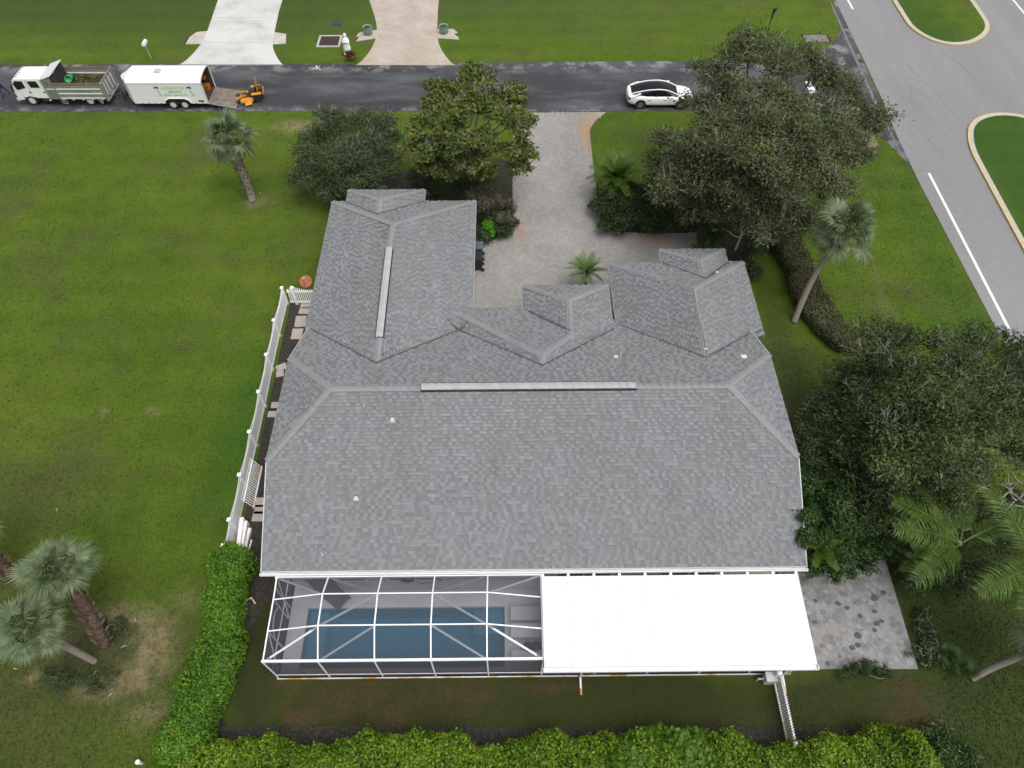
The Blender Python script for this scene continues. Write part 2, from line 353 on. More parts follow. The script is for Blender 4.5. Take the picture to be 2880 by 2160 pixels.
# mulch and beds
MULCH = mat('dark_mulch', [(.018, .016, .014), (.035, .03, .026), (.06, .052, .046)], 7, .95, bump=.8, bscale=30)
mstrip = sheet('mulch_strip', [(-12.6, 27.45), (-9.6, 27.45), (-9.4, 11), (-9.6, 10.4), (-10.6, 10.2), (-11.0, 8), (-11.4, 5.9), (-11.0, 5.45), (15, 5.45), (15, 4), (-13, 4), (-12.2, 12)], .014, MULCH)
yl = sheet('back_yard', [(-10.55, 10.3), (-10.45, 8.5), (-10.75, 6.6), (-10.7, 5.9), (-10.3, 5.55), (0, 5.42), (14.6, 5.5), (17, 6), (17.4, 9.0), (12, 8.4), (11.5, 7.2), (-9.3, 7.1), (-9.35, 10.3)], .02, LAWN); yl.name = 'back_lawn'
STEP = mat('stepping_stone', [(.33, .29, .26), (.42, .375, .34)], 2, .85)
for px, py, w, d, rz in ((862, 856, .62, .5, .02), (857, 876, .62, .42, -.05), (846, 905, .62, .8, .06), (836, 940, .6, .75, .02), (792, 1034, .55, .42, .5), (788, 1052, .4, .4, .2), (777, 1140, .5, .36, .03), (769, 1166, .55, .36, 0), (738, 1414, .62, .5, .02), (735, 1434, .62, .48, 0), (732, 1453, .7, .5, .0)):
    q = at(px, py); MB().box((0, 0, 0), (w, d, .05)).build('paver', STEP, mstrip, loc=(q.x, q.y, .03), bevel=.012).rotation_euler = (.0, .0, rz)
BED = mat('bed_soil', [(.02, .022, .012), (.04, .036, .024), (.05, .05, .026)], 4, .95, bump=.6)
sheet('planting_bed', [(-2.2, 40.5), (.12, 40.5), (.07, 36.5), (.16, 34.4), (-.3, 33.15), (-1.2, 32.45), (-2.0, 32.2), (-2.0, 33.2), (-11, 33.2), (-11, 38), (-8, 39)], .012, BED)
sheet('planting_bed', [(5.35, 37.2), (5.4, 36.5), (5.55, 34.1), (6.4, 33.3), (11.3, 33.25), (11.3, 28.8), (13, 28.8), (13.6, 31), (15.2, 32), (16, 35), (12, 36.6)], .012, BED)
# herringbone paver drive of the house
drv = smooth_line([(1.5, 45.95), (.14, 44.3), (.12, 41.7), (.07, 36.5), (.16, 34.3), (-.3, 33.2), (-1.2, 32.45), (-2.1, 32.25)], 2)
drv += [(-4.5, 32.2), (-4.5, 24.4), (4.5, 23.8), (11.3, 26.5), (11.3, 33.3)] + smooth_line([(11.3, 33.3), (7, 33.2), (6.2, 33.35), (5.6, 34.0), (5.5, 34.6), (5.3, 43.2), (5.6, 44.6), (6.8, 46.05)], 2)
hd = sheet('paver_driveway', drv, .015, mat('paver_sand', [(.26, .25, .23), (.33, .31, .29)], 3, .9)); hd.name = 'house_driveway'
pv = []; a = .1
def put(x, y, w, h):
    c, s_ = math.cos(R(45)), math.sin(R(45)); cx, cy = x + w / 2, y + h / 2
    X = c * cx - s_ * cy + 2.; Y = s_ * cx + c * cy + 36.
    if not (24 < Y < 46.1 and -4.4 < X < 11.4) or not in_poly(X, Y, drv): return
    g = .004; q = []
    for dx, dy in ((-w / 2 + g, -h / 2 + g), (w / 2 - g, -h / 2 + g), (w / 2 - g, h / 2 - g), (-w / 2 + g, h / 2 - g)):
        q.append((X + c * dx - s_ * dy, Y + s_ * dx + c * dy, .026 + random.uniform(-.002, .003)))
    pv.append(q)
W2 = .13
for i in range(-75, 75):
    for j in range(-75, 75):
        k = (i + j) % 4 if False else (i - j) % 4
        if k == 0: put(i * W2, j * W2, 2 * W2, W2)
        elif k == 2: put(i * W2, j * W2, W2, 2 * W2) if False else None
        if (i - j) % 4 == 3: put(i * W2, j * W2, W2, 2 * W2)
t = NT('grey_pavers'); t.pos(); f = t.math('ADD', t.math('MULTIPLY', t.mr(t.noise(.35, 6), .3, .7), .6), t.math('MULTIPLY', t._pos.outputs['Random Per Island'], .4))
c = t.ramp(f, [(.2, .19, .18), (.27, .258, .245), (.34, .33, .318)])
nd = t.vmath('ADD', t.pos(), t.vmath('MULTIPLY', t.vmath('SUBTRACT', t.noise(1.2, 4, col=True), (.5, .5, .5)), (.9, 1.2, 0)))
for q, am in (((5.35, 43.6, .75, 2.6, .9), .75), ((6.3, 45.6, 1.1, .55, .9), .7), ((.5, 33.4, .55, 1.4, .9), .4), ((8.6, 32.6, 1.6, .6, .9), .3)):
    c = t.mix(t.math('MULTIPLY', t.patch(nd, *q), am), c, (.42, .2, .055))
t.bsdf(c, .8, 0, .3); PAVM = t.m
o = link('pavers', quads_mesh('pavers', np.array(pv)), PAVM, hd); o['kind'] = 'stuff'
EDGE = mat('drive_edging', [(.2, .19, .17), (.3, .28, .26)], 3, .9)
for ln in (drv[:len(drv) // 3], ):
    pass
def edging(line, parent):
    b = MB()
    for p, q in zip(line[:-1], line[1:]): b.bar((p[0], p[1], .03), (q[0], q[1], .03), .1, .07)
    b.build('edging', EDGE, parent)
edging([q for q in drv if q[0] < .3 and q[1] > 32.2 and q[1] < 44], hd); edging([q for q in drv if q[0] > 4.9 and q[1] > 33 and q[1] < 45 and q[0] < 8], hd)

# turf: loose grass tufts standing in the lawns (outside house, streets and drives)
def free(x, y):
    if -10.9 < x < 12.3 and 6.95 < y < 33.7 and not (y > 27.6 and x > 11.5): return False
    if y > 46.12 and y < 52.75: return False
    if x > 26.4 or (x > 19 and 38 < y < 63 and x - 19 > 0 and in_poly(x, y, APR)): return False
    if in_poly(x, y, drv): return False
    if y > 52 and (-28.5 < x < -18.3 or -16.2 < x < -4.2): return False
    if -13.2 < x < -9.3 and y < 28: return False
    if 11 < x < 16.6 and 7.4 < y < 12.3: return False
    return y > 3.2
APR = [(19, 52.9), (22, 53), (24.5, 54.3), (26.5, 56.5), (27.7, 63), (27, 40), (26.6, 39.6), (25.8, 43), (24.6, 45.3), (22.4, 46.3), (19, 46.3)]
tx = []
for _ in range(150000):
    py = 2160 * random.random() ** .8; px = random.uniform(-20, 2900); q = at(px, py)
    if free(q.x, q.y): tx.append((q.x, q.y))
tx = np.array(tx); n = len(tx); a = rng.uniform(0, 2 * np.pi, n); h = rng.uniform(.02, .05, n); w = rng.uniform(.025, .06, n); ln = rng.normal(0, .05, (n, 2))
V = np.zeros((n, 4, 3)); dx, dy = np.cos(a) * w, np.sin(a) * w
V[:, 0, :2] = tx - np.stack([dx, dy], 1); V[:, 1, :2] = tx + np.stack([dx, dy], 1); V[:, 2, :2] = tx + np.stack([dx, dy], 1) * .5 + ln; V[:, 3, :2] = tx - np.stack([dx, dy], 1) * .6 + ln
V[:, :2, 2] = .0; V[:, 2, 2] = h; V[:, 3, 2] = h * .8
tag(link('grass_tufts', quads_mesh('grass_tufts', V), LAWN), 'short mown grass of the lawns', 'grass', kind='stuff')

CRK = mat('crack_tar', [(.13, .13, .135), (.18, .18, .185)], 6, .9)
for k, ln in enumerate(([(29.2, 47.5), (29.6, 48.4), (29.9, 49.6), (30.3, 48.3), (30.9, 47.2)], [(30.3, 53.2), (30.9, 51.0), (31.3, 49.5), (31.6, 47), (31.9, 45.2)], [(33.8, 54.6), (34.6, 52.6), (35.0, 50.5)], [(28.3, 44.8), (28.9, 43.1), (29.3, 41.0)])):
    b = MB(); r_ = random.Random(k); L = smooth_line(ln, 1)
    L = [(x + r_.uniform(-.06, .06), y + r_.uniform(-.06, .06)) for x, y in L]
    for p, q in zip(L[:-1], L[1:]): b.bar((p[0], p[1], .023), (q[0], q[1], .023), .022, .004)
    b.build('crack', CRK, bpy.data.objects['main_road'])
# ---------------------------------------------------------------- the house (local frame: x along the ridge, y to the street)
HY = R(.55); HO = Vector((0, 17.3, 0))
house = thing('house', 'large single storey house with grey shingled hip roof and several gable wings', 'house', HO, HY)
HM = Matrix.Translation(HO) @ Matrix.Rotation(HY, 4, 'Z'); HMI = HM.inverted()
def hl(px, py, z): return HMI @ at(px, py, z)
xw, xe, zr, sl = -10.05, 11.72, 6.0, .5023
zs = lambda y: zr - sl * abs(y)
A1, B1 = (-7.54, 0, zr), (9.03, 0, zr); hc = 2.68
planes = []   # (polygon, eave direction, tag)
def pl(*p): planes.append([Vector(q) for q in p])
pl((xw, -6.57, zs(6.57)), (xe, -6.57, zs(6.57)), (xe, -hc, zs(hc)), B1, A1, (xw, -hc, zs(hc)))
pl((xw, hc, zs(hc)), (xw, -hc, zs(hc)), A1); pl((xe, -hc, zs(hc)), (xe, hc, zs(hc)), B1)
pl((xe, 6.4, zs(6.4)), (xw, 6.4, zs(6.4)), (xw, hc, zs(hc)), A1, B1, (xe, hc, zs(hc)))
def wing(w, e, n, ze, A, B, sw, se):
    pl((e, n, ze), (w, n, ze), A)
    pl((w, n, ze), (w, sw, ze), B, A)
    pl((e, se, ze), (e, n, ze), A, B)
WINGS = [(-10.24, -1.95, 15.53, 2.9, (-6.1, 11.3, 4.9), (-6.03, 2.1, 4.9), 5.9, 5.9),
         (-9.44, -4.96, 16.56, 2.9, (-7.2, 14.35, 4.0), (-7.2, 12.9, 4.0), 15.4, 15.4),
         (-3.16, 5.06, 7.17, 2.9, (1.37, 2.35, 5.1), (1.37, 1.4, 5.1), 5.9, 5.3),
         (.64, 5.1, 8.74, 2.92, (2.85, 6.4, 4.26), (2.8, 3.9, 4.26), 7.0, 5.35),
         (5.3, 12.55, 10.4, 2.9, (8.88, 6.6, 4.8), (8.76, 2.2, 4.8), 5.9, 5.3),
         (8.15, 11.7, 11.4, 2.9, (9.9, 9.6, 3.8), (9.85, 7.9, 3.8), 10.3, 10.3)]
for w in WINGS: wing(*w)
PN = []
for P in planes:
    n = (P[1] - P[0]).cross(P[2] - P[0]).normalized(); PN.append(n if n.z > 0 else -n)
def roof_z(x, y, skip=None):
    z = -9.
    for k, P in enumerate(planes):
        if k != skip and in_poly(x, y, P):
            n = PN[k]; z = max(z, P[0].z - (n.x * (x - P[0].x) + n.y * (y - P[0].y)) / n.z)
    return z
def roof_hit(px, py):
    z = 6.5
    while z > 2:
        q = hl(px, py, z)
        if roof_z(q.x, q.y) >= z: return q
        z -= .02
    return hl(px, py, 3)
def shingle_mat(name, cols):
    t = NT(name); p = t.pos(); stn = t.mr(t.noise(.5, 5), .35, .7)
    f = t.math('ADD', t.math('MULTIPLY', t._pos.outputs['Random Per Island'], .75), t.math('MULTIPLY', t.mr(t.noise(.35, 5), .3, .7), .25))
    c = t.ramp(f, cols); c = t.mix(t.math('MULTIPLY', stn, .2), c, (.17, .17, .13)); c = t.mix(t.mr(t.noise(.9, 6, t.vmath('MULTIPLY', p, (1.6, .3, 1)), .65), .5, .72, 0, .28), c, (.27, .275, .285)); c = t.mix(t.mr(t.noise(.6, 5, t.vmath('MULTIPLY', p, (1.3, .35, 1)), .6), .52, .7, 0, .22), c, (.11, .113, .118))
    g = t.noise(90, 2); c = t.mix(t.mr(g, .4, .7, 0, .2), c, (.08, .08, .085))
    t.bsdf(c, .85, 0, .25, t.bump(g, .3, .008)); return t.m
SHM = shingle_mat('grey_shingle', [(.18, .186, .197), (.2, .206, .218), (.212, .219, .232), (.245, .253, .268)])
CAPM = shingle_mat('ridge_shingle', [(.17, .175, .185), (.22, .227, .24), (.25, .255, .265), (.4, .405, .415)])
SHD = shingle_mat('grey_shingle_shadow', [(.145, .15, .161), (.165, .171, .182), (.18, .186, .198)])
SOFFIT = mat('soffit_white', [(.62, .62, .61), (.7, .7, .69)], 2, .7)
roof = MB()
for P, n in zip(planes, PN):
    k = len(P); up = [q - n * .012 for q in P]; dn = [q - Vector((0, 0, .14)) for q in up]
    if (P[1] - P[0]).cross(P[2] - P[0]).z < 0: up = up[::-1]; dn = dn[::-1]
    roof.add(up + dn, [tuple(range(k)), tuple(range(2 * k - 1, k - 1, -1))] + [(i, k + i, k + (i + 1) % k, (i + 1) % k) for i in range(k)])
roof = roof.build('roof', mat('roof_underlay', [(.10, .10, .105), (.13, .13, .135)], 2, .9), house)
EXPO = .15
rest = [MB(), MB()]; cand = []
def sh_faces(a, b, c, d, n, th):
    # a,b lower edge, c,d upper edge
    A, B_ = a + n * th, b + n * th; C, D = c + n * .006, d + n * .006
    return [a, b, A, B_, C, D], [(0, 1, 3, 2), (2, 3, 4, 5), (0, 2, 5), (1, 4, 3)]
for k, (P, n) in enumerate(zip(planes, PN)):
    u = (P[1] - P[0]).normalized(); v = n.cross(u)
    if v.z < 0: v = -v
    O = P[0]; Q = [((q - O).dot(u), (q - O).dot(v)) for q in P]
    vmax = max(q[1] for q in Q)
    def cuts(vv):
        xs = []
        for i in range(len(Q)):
            a, b = Q[i], Q[(i + 1) % len(Q)]
            if (a[1] > vv) != (b[1] > vv): xs.append(a[0] + (b[0] - a[0]) * (vv - a[1]) / (b[1] - a[1]))
        return sorted(xs)
    r = 0; vv = -.02; alt = False
    while vv < vmax - .01:
        v0, v1 = vv, min(vv + EXPO, vmax - .002)
        c0, c1 = cuts(max(v0, .003)), cuts(v1)
        vv += EXPO; r += 1
        if len(c0) != 2 or len(c1) != 2: continue
        x = c0[0] - random.uniform(0, .4); alt = random.random() < .5
        while x < c0[1]:
            w = random.choice((.13, .16, .19, .23)); x2 = x + w
            l0, r0 = max(x, c0[0]), min(x2, c0[1]); l1, r1 = max(x, c1[0]), min(x2, c1[1])
            if x <= c0[0] and c1[0] < c0[0]: l1 = max(x, c1[0])
            x = x2
            if r0 - l0 < .015: continue
            if r1 < l1: m_ = min(max((l1 + r1) / 2, c1[0]), c1[1]); l1 = r1 = m_
            a, b, c, d = [O + u * q[0] + v * q[1] for q in ((l0, v0), (r0, v0), (r1, v1), (l1, v1))]
            ce = (a + b + c + d) / 4
            if roof_z(ce.x, ce.y, k) > ce.z + .1: continue
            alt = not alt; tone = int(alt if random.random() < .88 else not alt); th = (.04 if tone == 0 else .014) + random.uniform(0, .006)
            vs, fs = sh_faces(a, b, c, d, n, th)
            if k == 0 and r <= 9 and r0 - l0 > .15 and abs((r1 - l1) - (r0 - l0)) < .001: cand.append((vs, fs, tone))
            else: rest[tone].add(vs, fs)
random.shuffle(cand)
for i, (vs, fs, tone) in enumerate(cand):
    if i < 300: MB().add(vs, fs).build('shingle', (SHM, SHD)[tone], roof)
    else: rest[tone].add(vs, fs)
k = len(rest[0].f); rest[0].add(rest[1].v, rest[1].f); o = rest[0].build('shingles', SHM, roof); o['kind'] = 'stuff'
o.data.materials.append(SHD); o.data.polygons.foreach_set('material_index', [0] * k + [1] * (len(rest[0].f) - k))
for a, b in (((-10.24, 5.95), (-6.03, 2.1)), ((-1.95, 5.95), (-6.03, 2.1)), ((-3.16, 5.95), (1.37, 1.75)), ((5.08, 5.4), (1.37, 1.75)), ((5.3, 5.95), (8.76, 2.35)), ((12.5, 5.6), (8.76, 2.35)), ((.64, 7.1), (2.8, 4.5)), ((8.15, 10.3), (9.85, 7.95)), ((11.7, 10.3), (9.85, 7.95)), ((-4.96, 15.4), (-7.2, 13.0)), ((-9.44, 15.4), (-7.2, 13.0))):
    P = []
    for i in range(13):
        x, y = a[0] + (b[0] - a[0]) * i / 12, a[1] + (b[1] - a[1]) * i / 12; P.append(Vector((x, y, roof_z(x, y) + .035)))
    vl = MB()
    for p, q in zip(P[:-1], P[1:]): vl.bar(p, q, .1, .02)
    vl.build('valley_strip', mat('valley_dark', [(.06, .062, .066), (.1, .1, .105)], 4, .8), roof)  # dark strip laid along each roof valley
# ridge and hip caps
def caps(p, q, sa=.45, lo=0., hi=1e9, light=.3):
    p = Vector(p); q = Vector(q); d = q - p; L = d.length; d.normalize(); sd_ = Vector((d.y, -d.x, 0)).normalized()
    s = 0.
    while s < L - .05:
        if lo <= s <= hi: pass
        a = p + d * s; b = p + d * min(s + .34, L); s += .33
        if roof_z(a.x, a.y) > a.z + .12: continue
        w = .15; dn = Vector((0, 0, -sa * w))
        h0 = Vector((0, 0, .045)); h1 = Vector((0, 0, .022))
        vs = [a + h0, a + h0 + sd_ * w + dn, a + h0 - sd_ * w + dn, b + h1, b + h1 + sd_ * w + dn, b + h1 - sd_ * w + dn]
        g = Vector((0, 0, -.035)); vs += [x + g for x in vs[:3]]
        MB().add(vs, [(0, 1, 4, 3), (0, 3, 5, 2), (0, 6, 7, 1), (0, 2, 8, 6)]).build('ridge_cap', CAPM, roof)
caps((-7.54, 0, zr), (-3.8, 0, zr)); caps((5.2, 0, zr), (9.03, 0, zr))
for s in (-1, 1):
    caps((xw, s * hc, zs(hc)), A1, .25); caps((xe, s * hc, zs(hc)), B1, .25)
for i, (w, e, n, ze, A, B, sw, se) in enumerate(WINGS):
    caps((w, n, ze), A, .25)
    if i != 3: caps((e, n, ze), A, .25)
    else: caps((e, n, ze), A, .25)
    if i == 0: caps((A[0], A[1], A[2]), (-6.12, 9.5, 4.9)); caps((-6.04, 3.6, 4.9), B)
    else: caps(A, B)
# continuous ridge vents
VENTC = mat('vent_cover', [(.3, .305, .315), (.38, .385, .395)], 3, .75, island=.5)
def ridge_vent(p, q, nm):
    p = Vector(p); q = Vector(q); d = (q - p).normalized(); sd_ = Vector((d.y, -d.x, 0))
    v = MB()
    for a in (-1, 1):
        v.add([p + sd_ * a * .16 + Vector((0, 0, -.02)), q + sd_ * a * .16 + Vector((0, 0, -.02)), q + sd_ * a * .2 + Vector((0, 0, .05)), p + sd_ * a * .2 + Vector((0, 0, .05)), p + sd_ * a * .2 + Vector((0, 0, -.06)), q + sd_ * a * .2 + Vector((0, 0, -.06))], [(0, 1, 2, 3), (3, 2, 5, 4)])
    vo = v.build('ridge_vent', DARKMET, roof)
    return v
def vent_tiles(p, q):
    p = Vector(p); q = Vector(q); d = (q - p); L = d.length; d.normalize(); sd_ = Vector((d.y, -d.x, 0)); b = MB(); s = 0
    while s < L - .02:
        a = p + d * s; e = p + d * min(s + .34, L); s += .33
        h0 = Vector((0, 0, .11)); h1 = Vector((0, 0, .085)); w = sd_ * .165; dn = Vector((0, 0, -.035)); g = Vector((0, 0, -.03))
        vs = [a + h0, a + h0 + w + dn, a + h0 - w + dn, e + h1, e + h1 + w + dn, e + h1 - w + dn]; vs += [x + g for x in vs[:3]]
        b.add(vs, [(0, 1, 4, 3), (0, 3, 5, 2), (0, 6, 7, 1), (0, 2, 8, 6)])
    b.build('vent_cover', VENTC, roof)
for p, q in (((-3.77, 0, zr), (5.18, 0, zr)), ((-6.12, 9.5, 4.9), (-6.04, 3.62, 4.9))): ridge_vent(p, q, ''); vent_tiles(p, q)
# plumbing stacks and vents
for px, py, w, h, d in ((1104, 1181, .15, .08, 1), (1002, 1402, .14, .08, 1), (1732, 1006, .15, .1, 1), (2091, 1006, .25, .1, 1), (2017, 768, .12, .08, 1), (1985, 982, .07, .05, 0)):
    q = roof_hit(px, py); MB().box((q.x, q.y, q.z + h / 2), (w, w * .8, h)).b2((q.x - w / 2 - .03, q.y - w / 2 - .02, q.z - .08), (q.x + w / 2 + .03, q.y + w / 2 + .02, q.z + .02)).build('roof_vent', mat('vent_paint', [(.5, .51, .52), (.62, .62, .62)], 4, .6), roof, bevel=.01)
for px, py in ((1024, 1142), (1744, 1000), (968, 962), (1885, 767), (906, 1560)):
    q = roof_hit(px, py); MB().lathe([(.032, -.1), (.032, .2), (.026, .2), (.026, .1)], 10, q).lathe([(.08, -.08), (.04, .05)], 10, q).build('vent_pipe', MATS['vent_paint'], roof)
# fascia, gutter, walls
fa = MB(); fz = zs(6.57)
fa.bar((xw + .02, -6.6, fz - .1), (xe - .02, -6.6, fz - .1), .05, .2)
for s, x in ((-1, xw), (1, xe)):
    fa.bar((x + s * .02, -6.57, fz - .11), (x + s * .02, -hc, zs(hc) - .11), .04, .2); fa.bar((x + s * .02, 6.0, zs(6) - .11), (x + s * .02, hc, zs(hc) - .11), .04, .2)
    fa.bar((x + s * .02, -hc, zs(hc) - .1), (x + s * .02, hc, zs(hc) - .1), .04, .18)
for w, e, n, ze, A, B, sw, se in WINGS:
    fa.bar((w, n + .02, ze - .1), (e, n + .02, ze - .1), .04, .18); fa.bar((w - .02, n, ze - .1), (w - .02, sw, ze - .1), .04, .18); fa.bar((e + .02, n, ze - .1), (e + .02, se, ze - .1), .04, .18)
fa.build('fascia', mat('fascia_grey', [(.5, .5, .49), (.6, .6, .59)], 2, .6), house)
gt = MB(); gy = -6.64; gz = fz - .06
gt.b2((xw - .05, gy - .09, gz - .11), (xe + .05, gy - .02, gz - .095)); gt.b2((xw - .05, gy - .105, gz - .11), (xe + .05, gy - .09, gz + .02)); gt.b2((xw - .05, gy - .02, gz - .11), (xe + .05, gy, gz + .01))
for x in (xw - .05, xe + .05): gt.b2((x - .01, gy - .106, gz - .112), (x + .01, gy + .001, gz + .012))
g_ = gt.build('gutter', WALU, house)
WALLM = mat('stucco_wall', [(.55, .52, .46), (.62, .59, .53)], 2, .9, bump=.3)
wl_ = MB(); ov = .5
wl_.b2((xw + ov, -6.05, 0), (xe - ov, 6.2, 2.62))
gab = [(-6.05, 2.6), (6.0, 2.6), (hc, zs(hc) - .2), (-hc, zs(hc) - .2)]
for x in (xw + ov, xe - ov - .02):
    wl_.add([(x, a, b) for a, b in gab] + [(x + .02, a, b) for a, b in gab], [(3, 2, 1, 0), (4, 5, 6, 7), (0, 1, 5, 4), (1, 2, 6, 5), (2, 3, 7, 6), (3, 0, 4, 7)])
for i, (w, e, n, ze, A, B, sw, se) in enumerate(WINGS):
    d = i * .003; wl_.b2((w + ov + d, 3 if i in (0, 2, 4) else n - 3, 0), (e - ov - d, n - ov, ze - .12 - d))
wl_.build('wall', WALLM, house)
sf = MB()
for w, e, n, ze, A, B, sw, se in WINGS: sf.b2((w + .03, sw, ze - .19), (e - .03, n - .02, ze - .17))
sf.b2((xw + .05, -6.55, fz - .2), (xe - .05, -5.9, fz - .18)); sf.build('soffit', SOFFIT, house)
GLASS = mat('window_glass', [(.02, .025, .03), (.04, .05, .055)], 1, .08, spec=.6)
def window(c, w, h, axis):
    f = MB(); t_ = .06; x, y, z = c
    X = (1, 0) if axis == 'x' else (0, 1)
    def bx(a, b, z0, z1, th): return ((x + X[0] * a - (0 if X[0] else th), y + X[1] * a - (0 if X[1] else th), z0), (x + X[0] * b + (0 if X[0] else th), y + X[1] * b + (0 if X[1] else th), z1))
    for q in ((-w / 2, w / 2, z - h / 2, z - h / 2 + t_), (-w / 2, w / 2, z + h / 2 - t_, z + h / 2), (-w / 2, -w / 2 + t_, z - h / 2 + t_, z + h / 2 - t_), (w / 2 - t_, w / 2, z - h / 2 + t_, z + h / 2 - t_), (-t_ / 2, t_ / 2, z - h / 2 + t_, z + h / 2 - t_)): f.b2(*bx(*q, .04))
    o = f.build('window', WHITE, house); MB().b2(*bx(-w / 2 + t_, w / 2 - t_, z - h / 2 + t_, z + h / 2 - t_, .015)).build('pane', GLASS, o)
for x in (-7.5, -4.2): window((x, -6.05, 1.2), 2.4, 2.1, 'x')
for x in (3, 7.5): window((x, -6.05, 1.2), 2.4, 2.1, 'x')
window((-7.2, 16.06, 1.5), 1.8, 1.2, 'x'); window((9.9, 10.9, 1.5), 1.8, 1.2, 'x'); window((12.05, 7.5, 1.5), 1.4, 1.2, 'y'); window((11.22, -3, 1.5), 1.6, 1.2, 'y'); window((-9.55, -3.2, 1.5), 1.4, 1.2, 'y'); window((-9.55, 1.2, 1.5), 1.4, 1.2, 'y'); window((-9.74, 10.5, 1.5), 1.4, 1.2, 'y')
gd = MB()
for k in range(4): gd.b2((-2.46, 8.2, .1 + k * .55), (-2.42, 13.2, .62 + k * .55))
gd.build('garage_door', WHITE, house)
MB().b2((2.3, 8.23, .05), (3.4, 8.27, 2.15)).build('front_door', mat('door_paint', [(.2, .08, .05), (.24, .1, .06)], 2, .5), house)
# ---------------------------------------------------------------- pool deck, pool, screen cage, solid patio roof (house-frame coordinates)
def hthing(name, label, cat, x=0., y=0., z=0., rz=0., group=None):
    q = HM @ Vector((x, y, z)); return thing(name, label, cat, q, HY + rz, group)
DECK = mat('deck_white', [(.6, .6, .6), (.7, .7, .69)], 1.5, .6)
px0, px1, py0, py1 = -8.66, -.39, -9.66, -7.22
deck = MB(); zt = .1
for lo, hi in (((-9.5, -10.02), (px0, -6.05)), ((px1, -10.02), (11.1, -6.05)), ((px0, py1), (px1, -6.05)), ((px0, -10.02), (px1, py0))): deck.b2((lo[0], lo[1], -.05), (hi[0], hi[1], zt))
do = deck.build('pool_deck', DECK); do.location = HO; do.rotation_euler = (0, 0, HY); do['kind'] = 'structure'
jo = MB()
jo.b2((-9.4, -6.42, zt), (4, -6.405, zt + .003))
for x in (px0 - .012, px1): jo.b2((x, py0, zt), (x + .012, py1, zt + .004))
for y in (py0 - .012, py1): jo.b2((px0, y, zt), (px1, y + .012, zt + .004))
jo.build('coping_joint', mat('coping', [(.3, .3, .32), (.36, .36, .38)], 3, .7), do)
pool = hthing('swimming_pool', 'rectangular blue swimming pool under the white screen cage', 'pool')
PLAS = mat('pool_plaster', [(.30, .5, .6), (.36, .56, .65)], 1.2, .6)
b = MB(); d = -1.3; e = .0
b.add([(px0, py0, d), (px1, py0, d), (px1, py1, d), (px0, py1, d), (px0, py0, .095), (px1, py0, .095), (px1, py1, .095), (px0, py1, .095)], [(0, 1, 2, 3), (0, 4, 5, 1), (1, 5, 6, 2), (2, 6, 7, 3), (3, 7, 4, 0)])
b.build('basin', PLAS, pool)
st = MB().b2((px1 - 1.3, py1 - 1.0, d), (px1 - .003, py1 - .003, -.35)).b2((px1 - .95, py1 - .62, -.35), (px1 - .004, py1 - .004, -.18))
st.b2((px0 + .004, py0 + .004, d), (px0 + .75, py1 - .004, -.45)); st.build('step', mat('pool_step', [(.6, .7, .74), (.68, .76, .8)], 1, .6), pool)
t = NT('pool_water'); fr = t.n('LayerWeight'); fr.inputs[0].default_value = .15
tr = t.n('BsdfTransparent'); tr.inputs[0].default_value = (.36, .62, .74, 1); gl = t.n('BsdfGlossy'); gl.inputs['Roughness'].default_value = .03; gl.inputs[0].default_value = (.7, .75, .8, 1)
df = t.n('BsdfDiffuse'); df.inputs[0].default_value = (.09, .27, .36, 1)
nr = t.bump(t.noise(3.5, 3), .15, .03); t.set(gl.inputs['Normal'], nr)
m0 = t.n('MixShader'); m0.inputs[0].default_value = .3; t.t.links.new(tr.outputs[0], m0.inputs[1]); t.t.links.new(df.outputs[0], m0.inputs[2])
mx = t.n('MixShader'); t.t.links.new(fr.outputs['Fresnel'], mx.inputs[0]); t.t.links.new(m0.outputs[0], mx.inputs[1]); t.t.links.new(gl.outputs[0], mx.inputs[2]); t.t.links.new(mx.outputs[0], t.out.inputs[0])
MB().add([(px0, py0, -.02), (px1, py0, -.02), (px1, py1, -.02), (px0, py1, -.02)], [(0, 1, 2, 3)]).build('water', t.m, pool)
# screen cloth
t = NT('insect_screen'); tr = t.n('BsdfTransparent'); tr.inputs[0].default_value = (.96, .97, 1, 1); df = t.n('BsdfDiffuse'); df.inputs[0].default_value = (.085, .088, .1, 1)
mx = t.n('MixShader'); lw = t.n('LayerWeight'); lw.inputs[0].default_value = .5; t.set(mx.inputs[0], t.mr(lw.outputs['Facing'], .1, .75, .4, .86)); t.t.links.new(tr.outputs[0], mx.inputs[1]); t.t.links.new(df.outputs[0], mx.inputs[2]); t.t.links.new(mx.outputs[0], t.out.inputs[0]); SCREEN = t.m
cage = hthing('screen_cage', 'white aluminium screen cage standing over the swimming pool', 'pool enclosure')
FX = [-9.44, -7.38, -5.26, -3.14, -1.03, 1.08]; FY = [-6.78, -7.65, -8.86, -9.95]
def fp(i, j):
    mid = 1 <= i <= 4
    z = (2.52, 3.02 if mid else 2.42, 3.02 if mid else 2.38, 2.3)[j]
    return Vector((FX[i], FY[j], z))
for i in range(6):
    for j in range(3): MB().bar(fp(i, j), fp(i, j + 1), .05, .07).build('rafter', WALU, cage)
for j in range(3):
    for i in range(5):
        if j: MB().bar(fp(i, j), fp(i + 1, j), .046, .055).build('purlin', WALU, cage)
MB().bar(fp(0, 3) - Vector((.05, 0, 0)), fp(5, 3), .085, .11).build('front_beam', WALU, cage)
MB().bar((-9.5, -6.8, 2.5), (1.1, -6.8, 2.5), .08, .1).build('eave_beam', WALU, cage)
STW = NT('stained_aluminium'); cc = STW.mix(STW.mr(STW.noise(.8, 5, STW.vmath('MULTIPLY', STW.pos(), (1, .2, .2))), .47, .58), (.78, .78, .78), (.62, .3, .05)); STW.bsdf(cc, .5); STW = STW.m
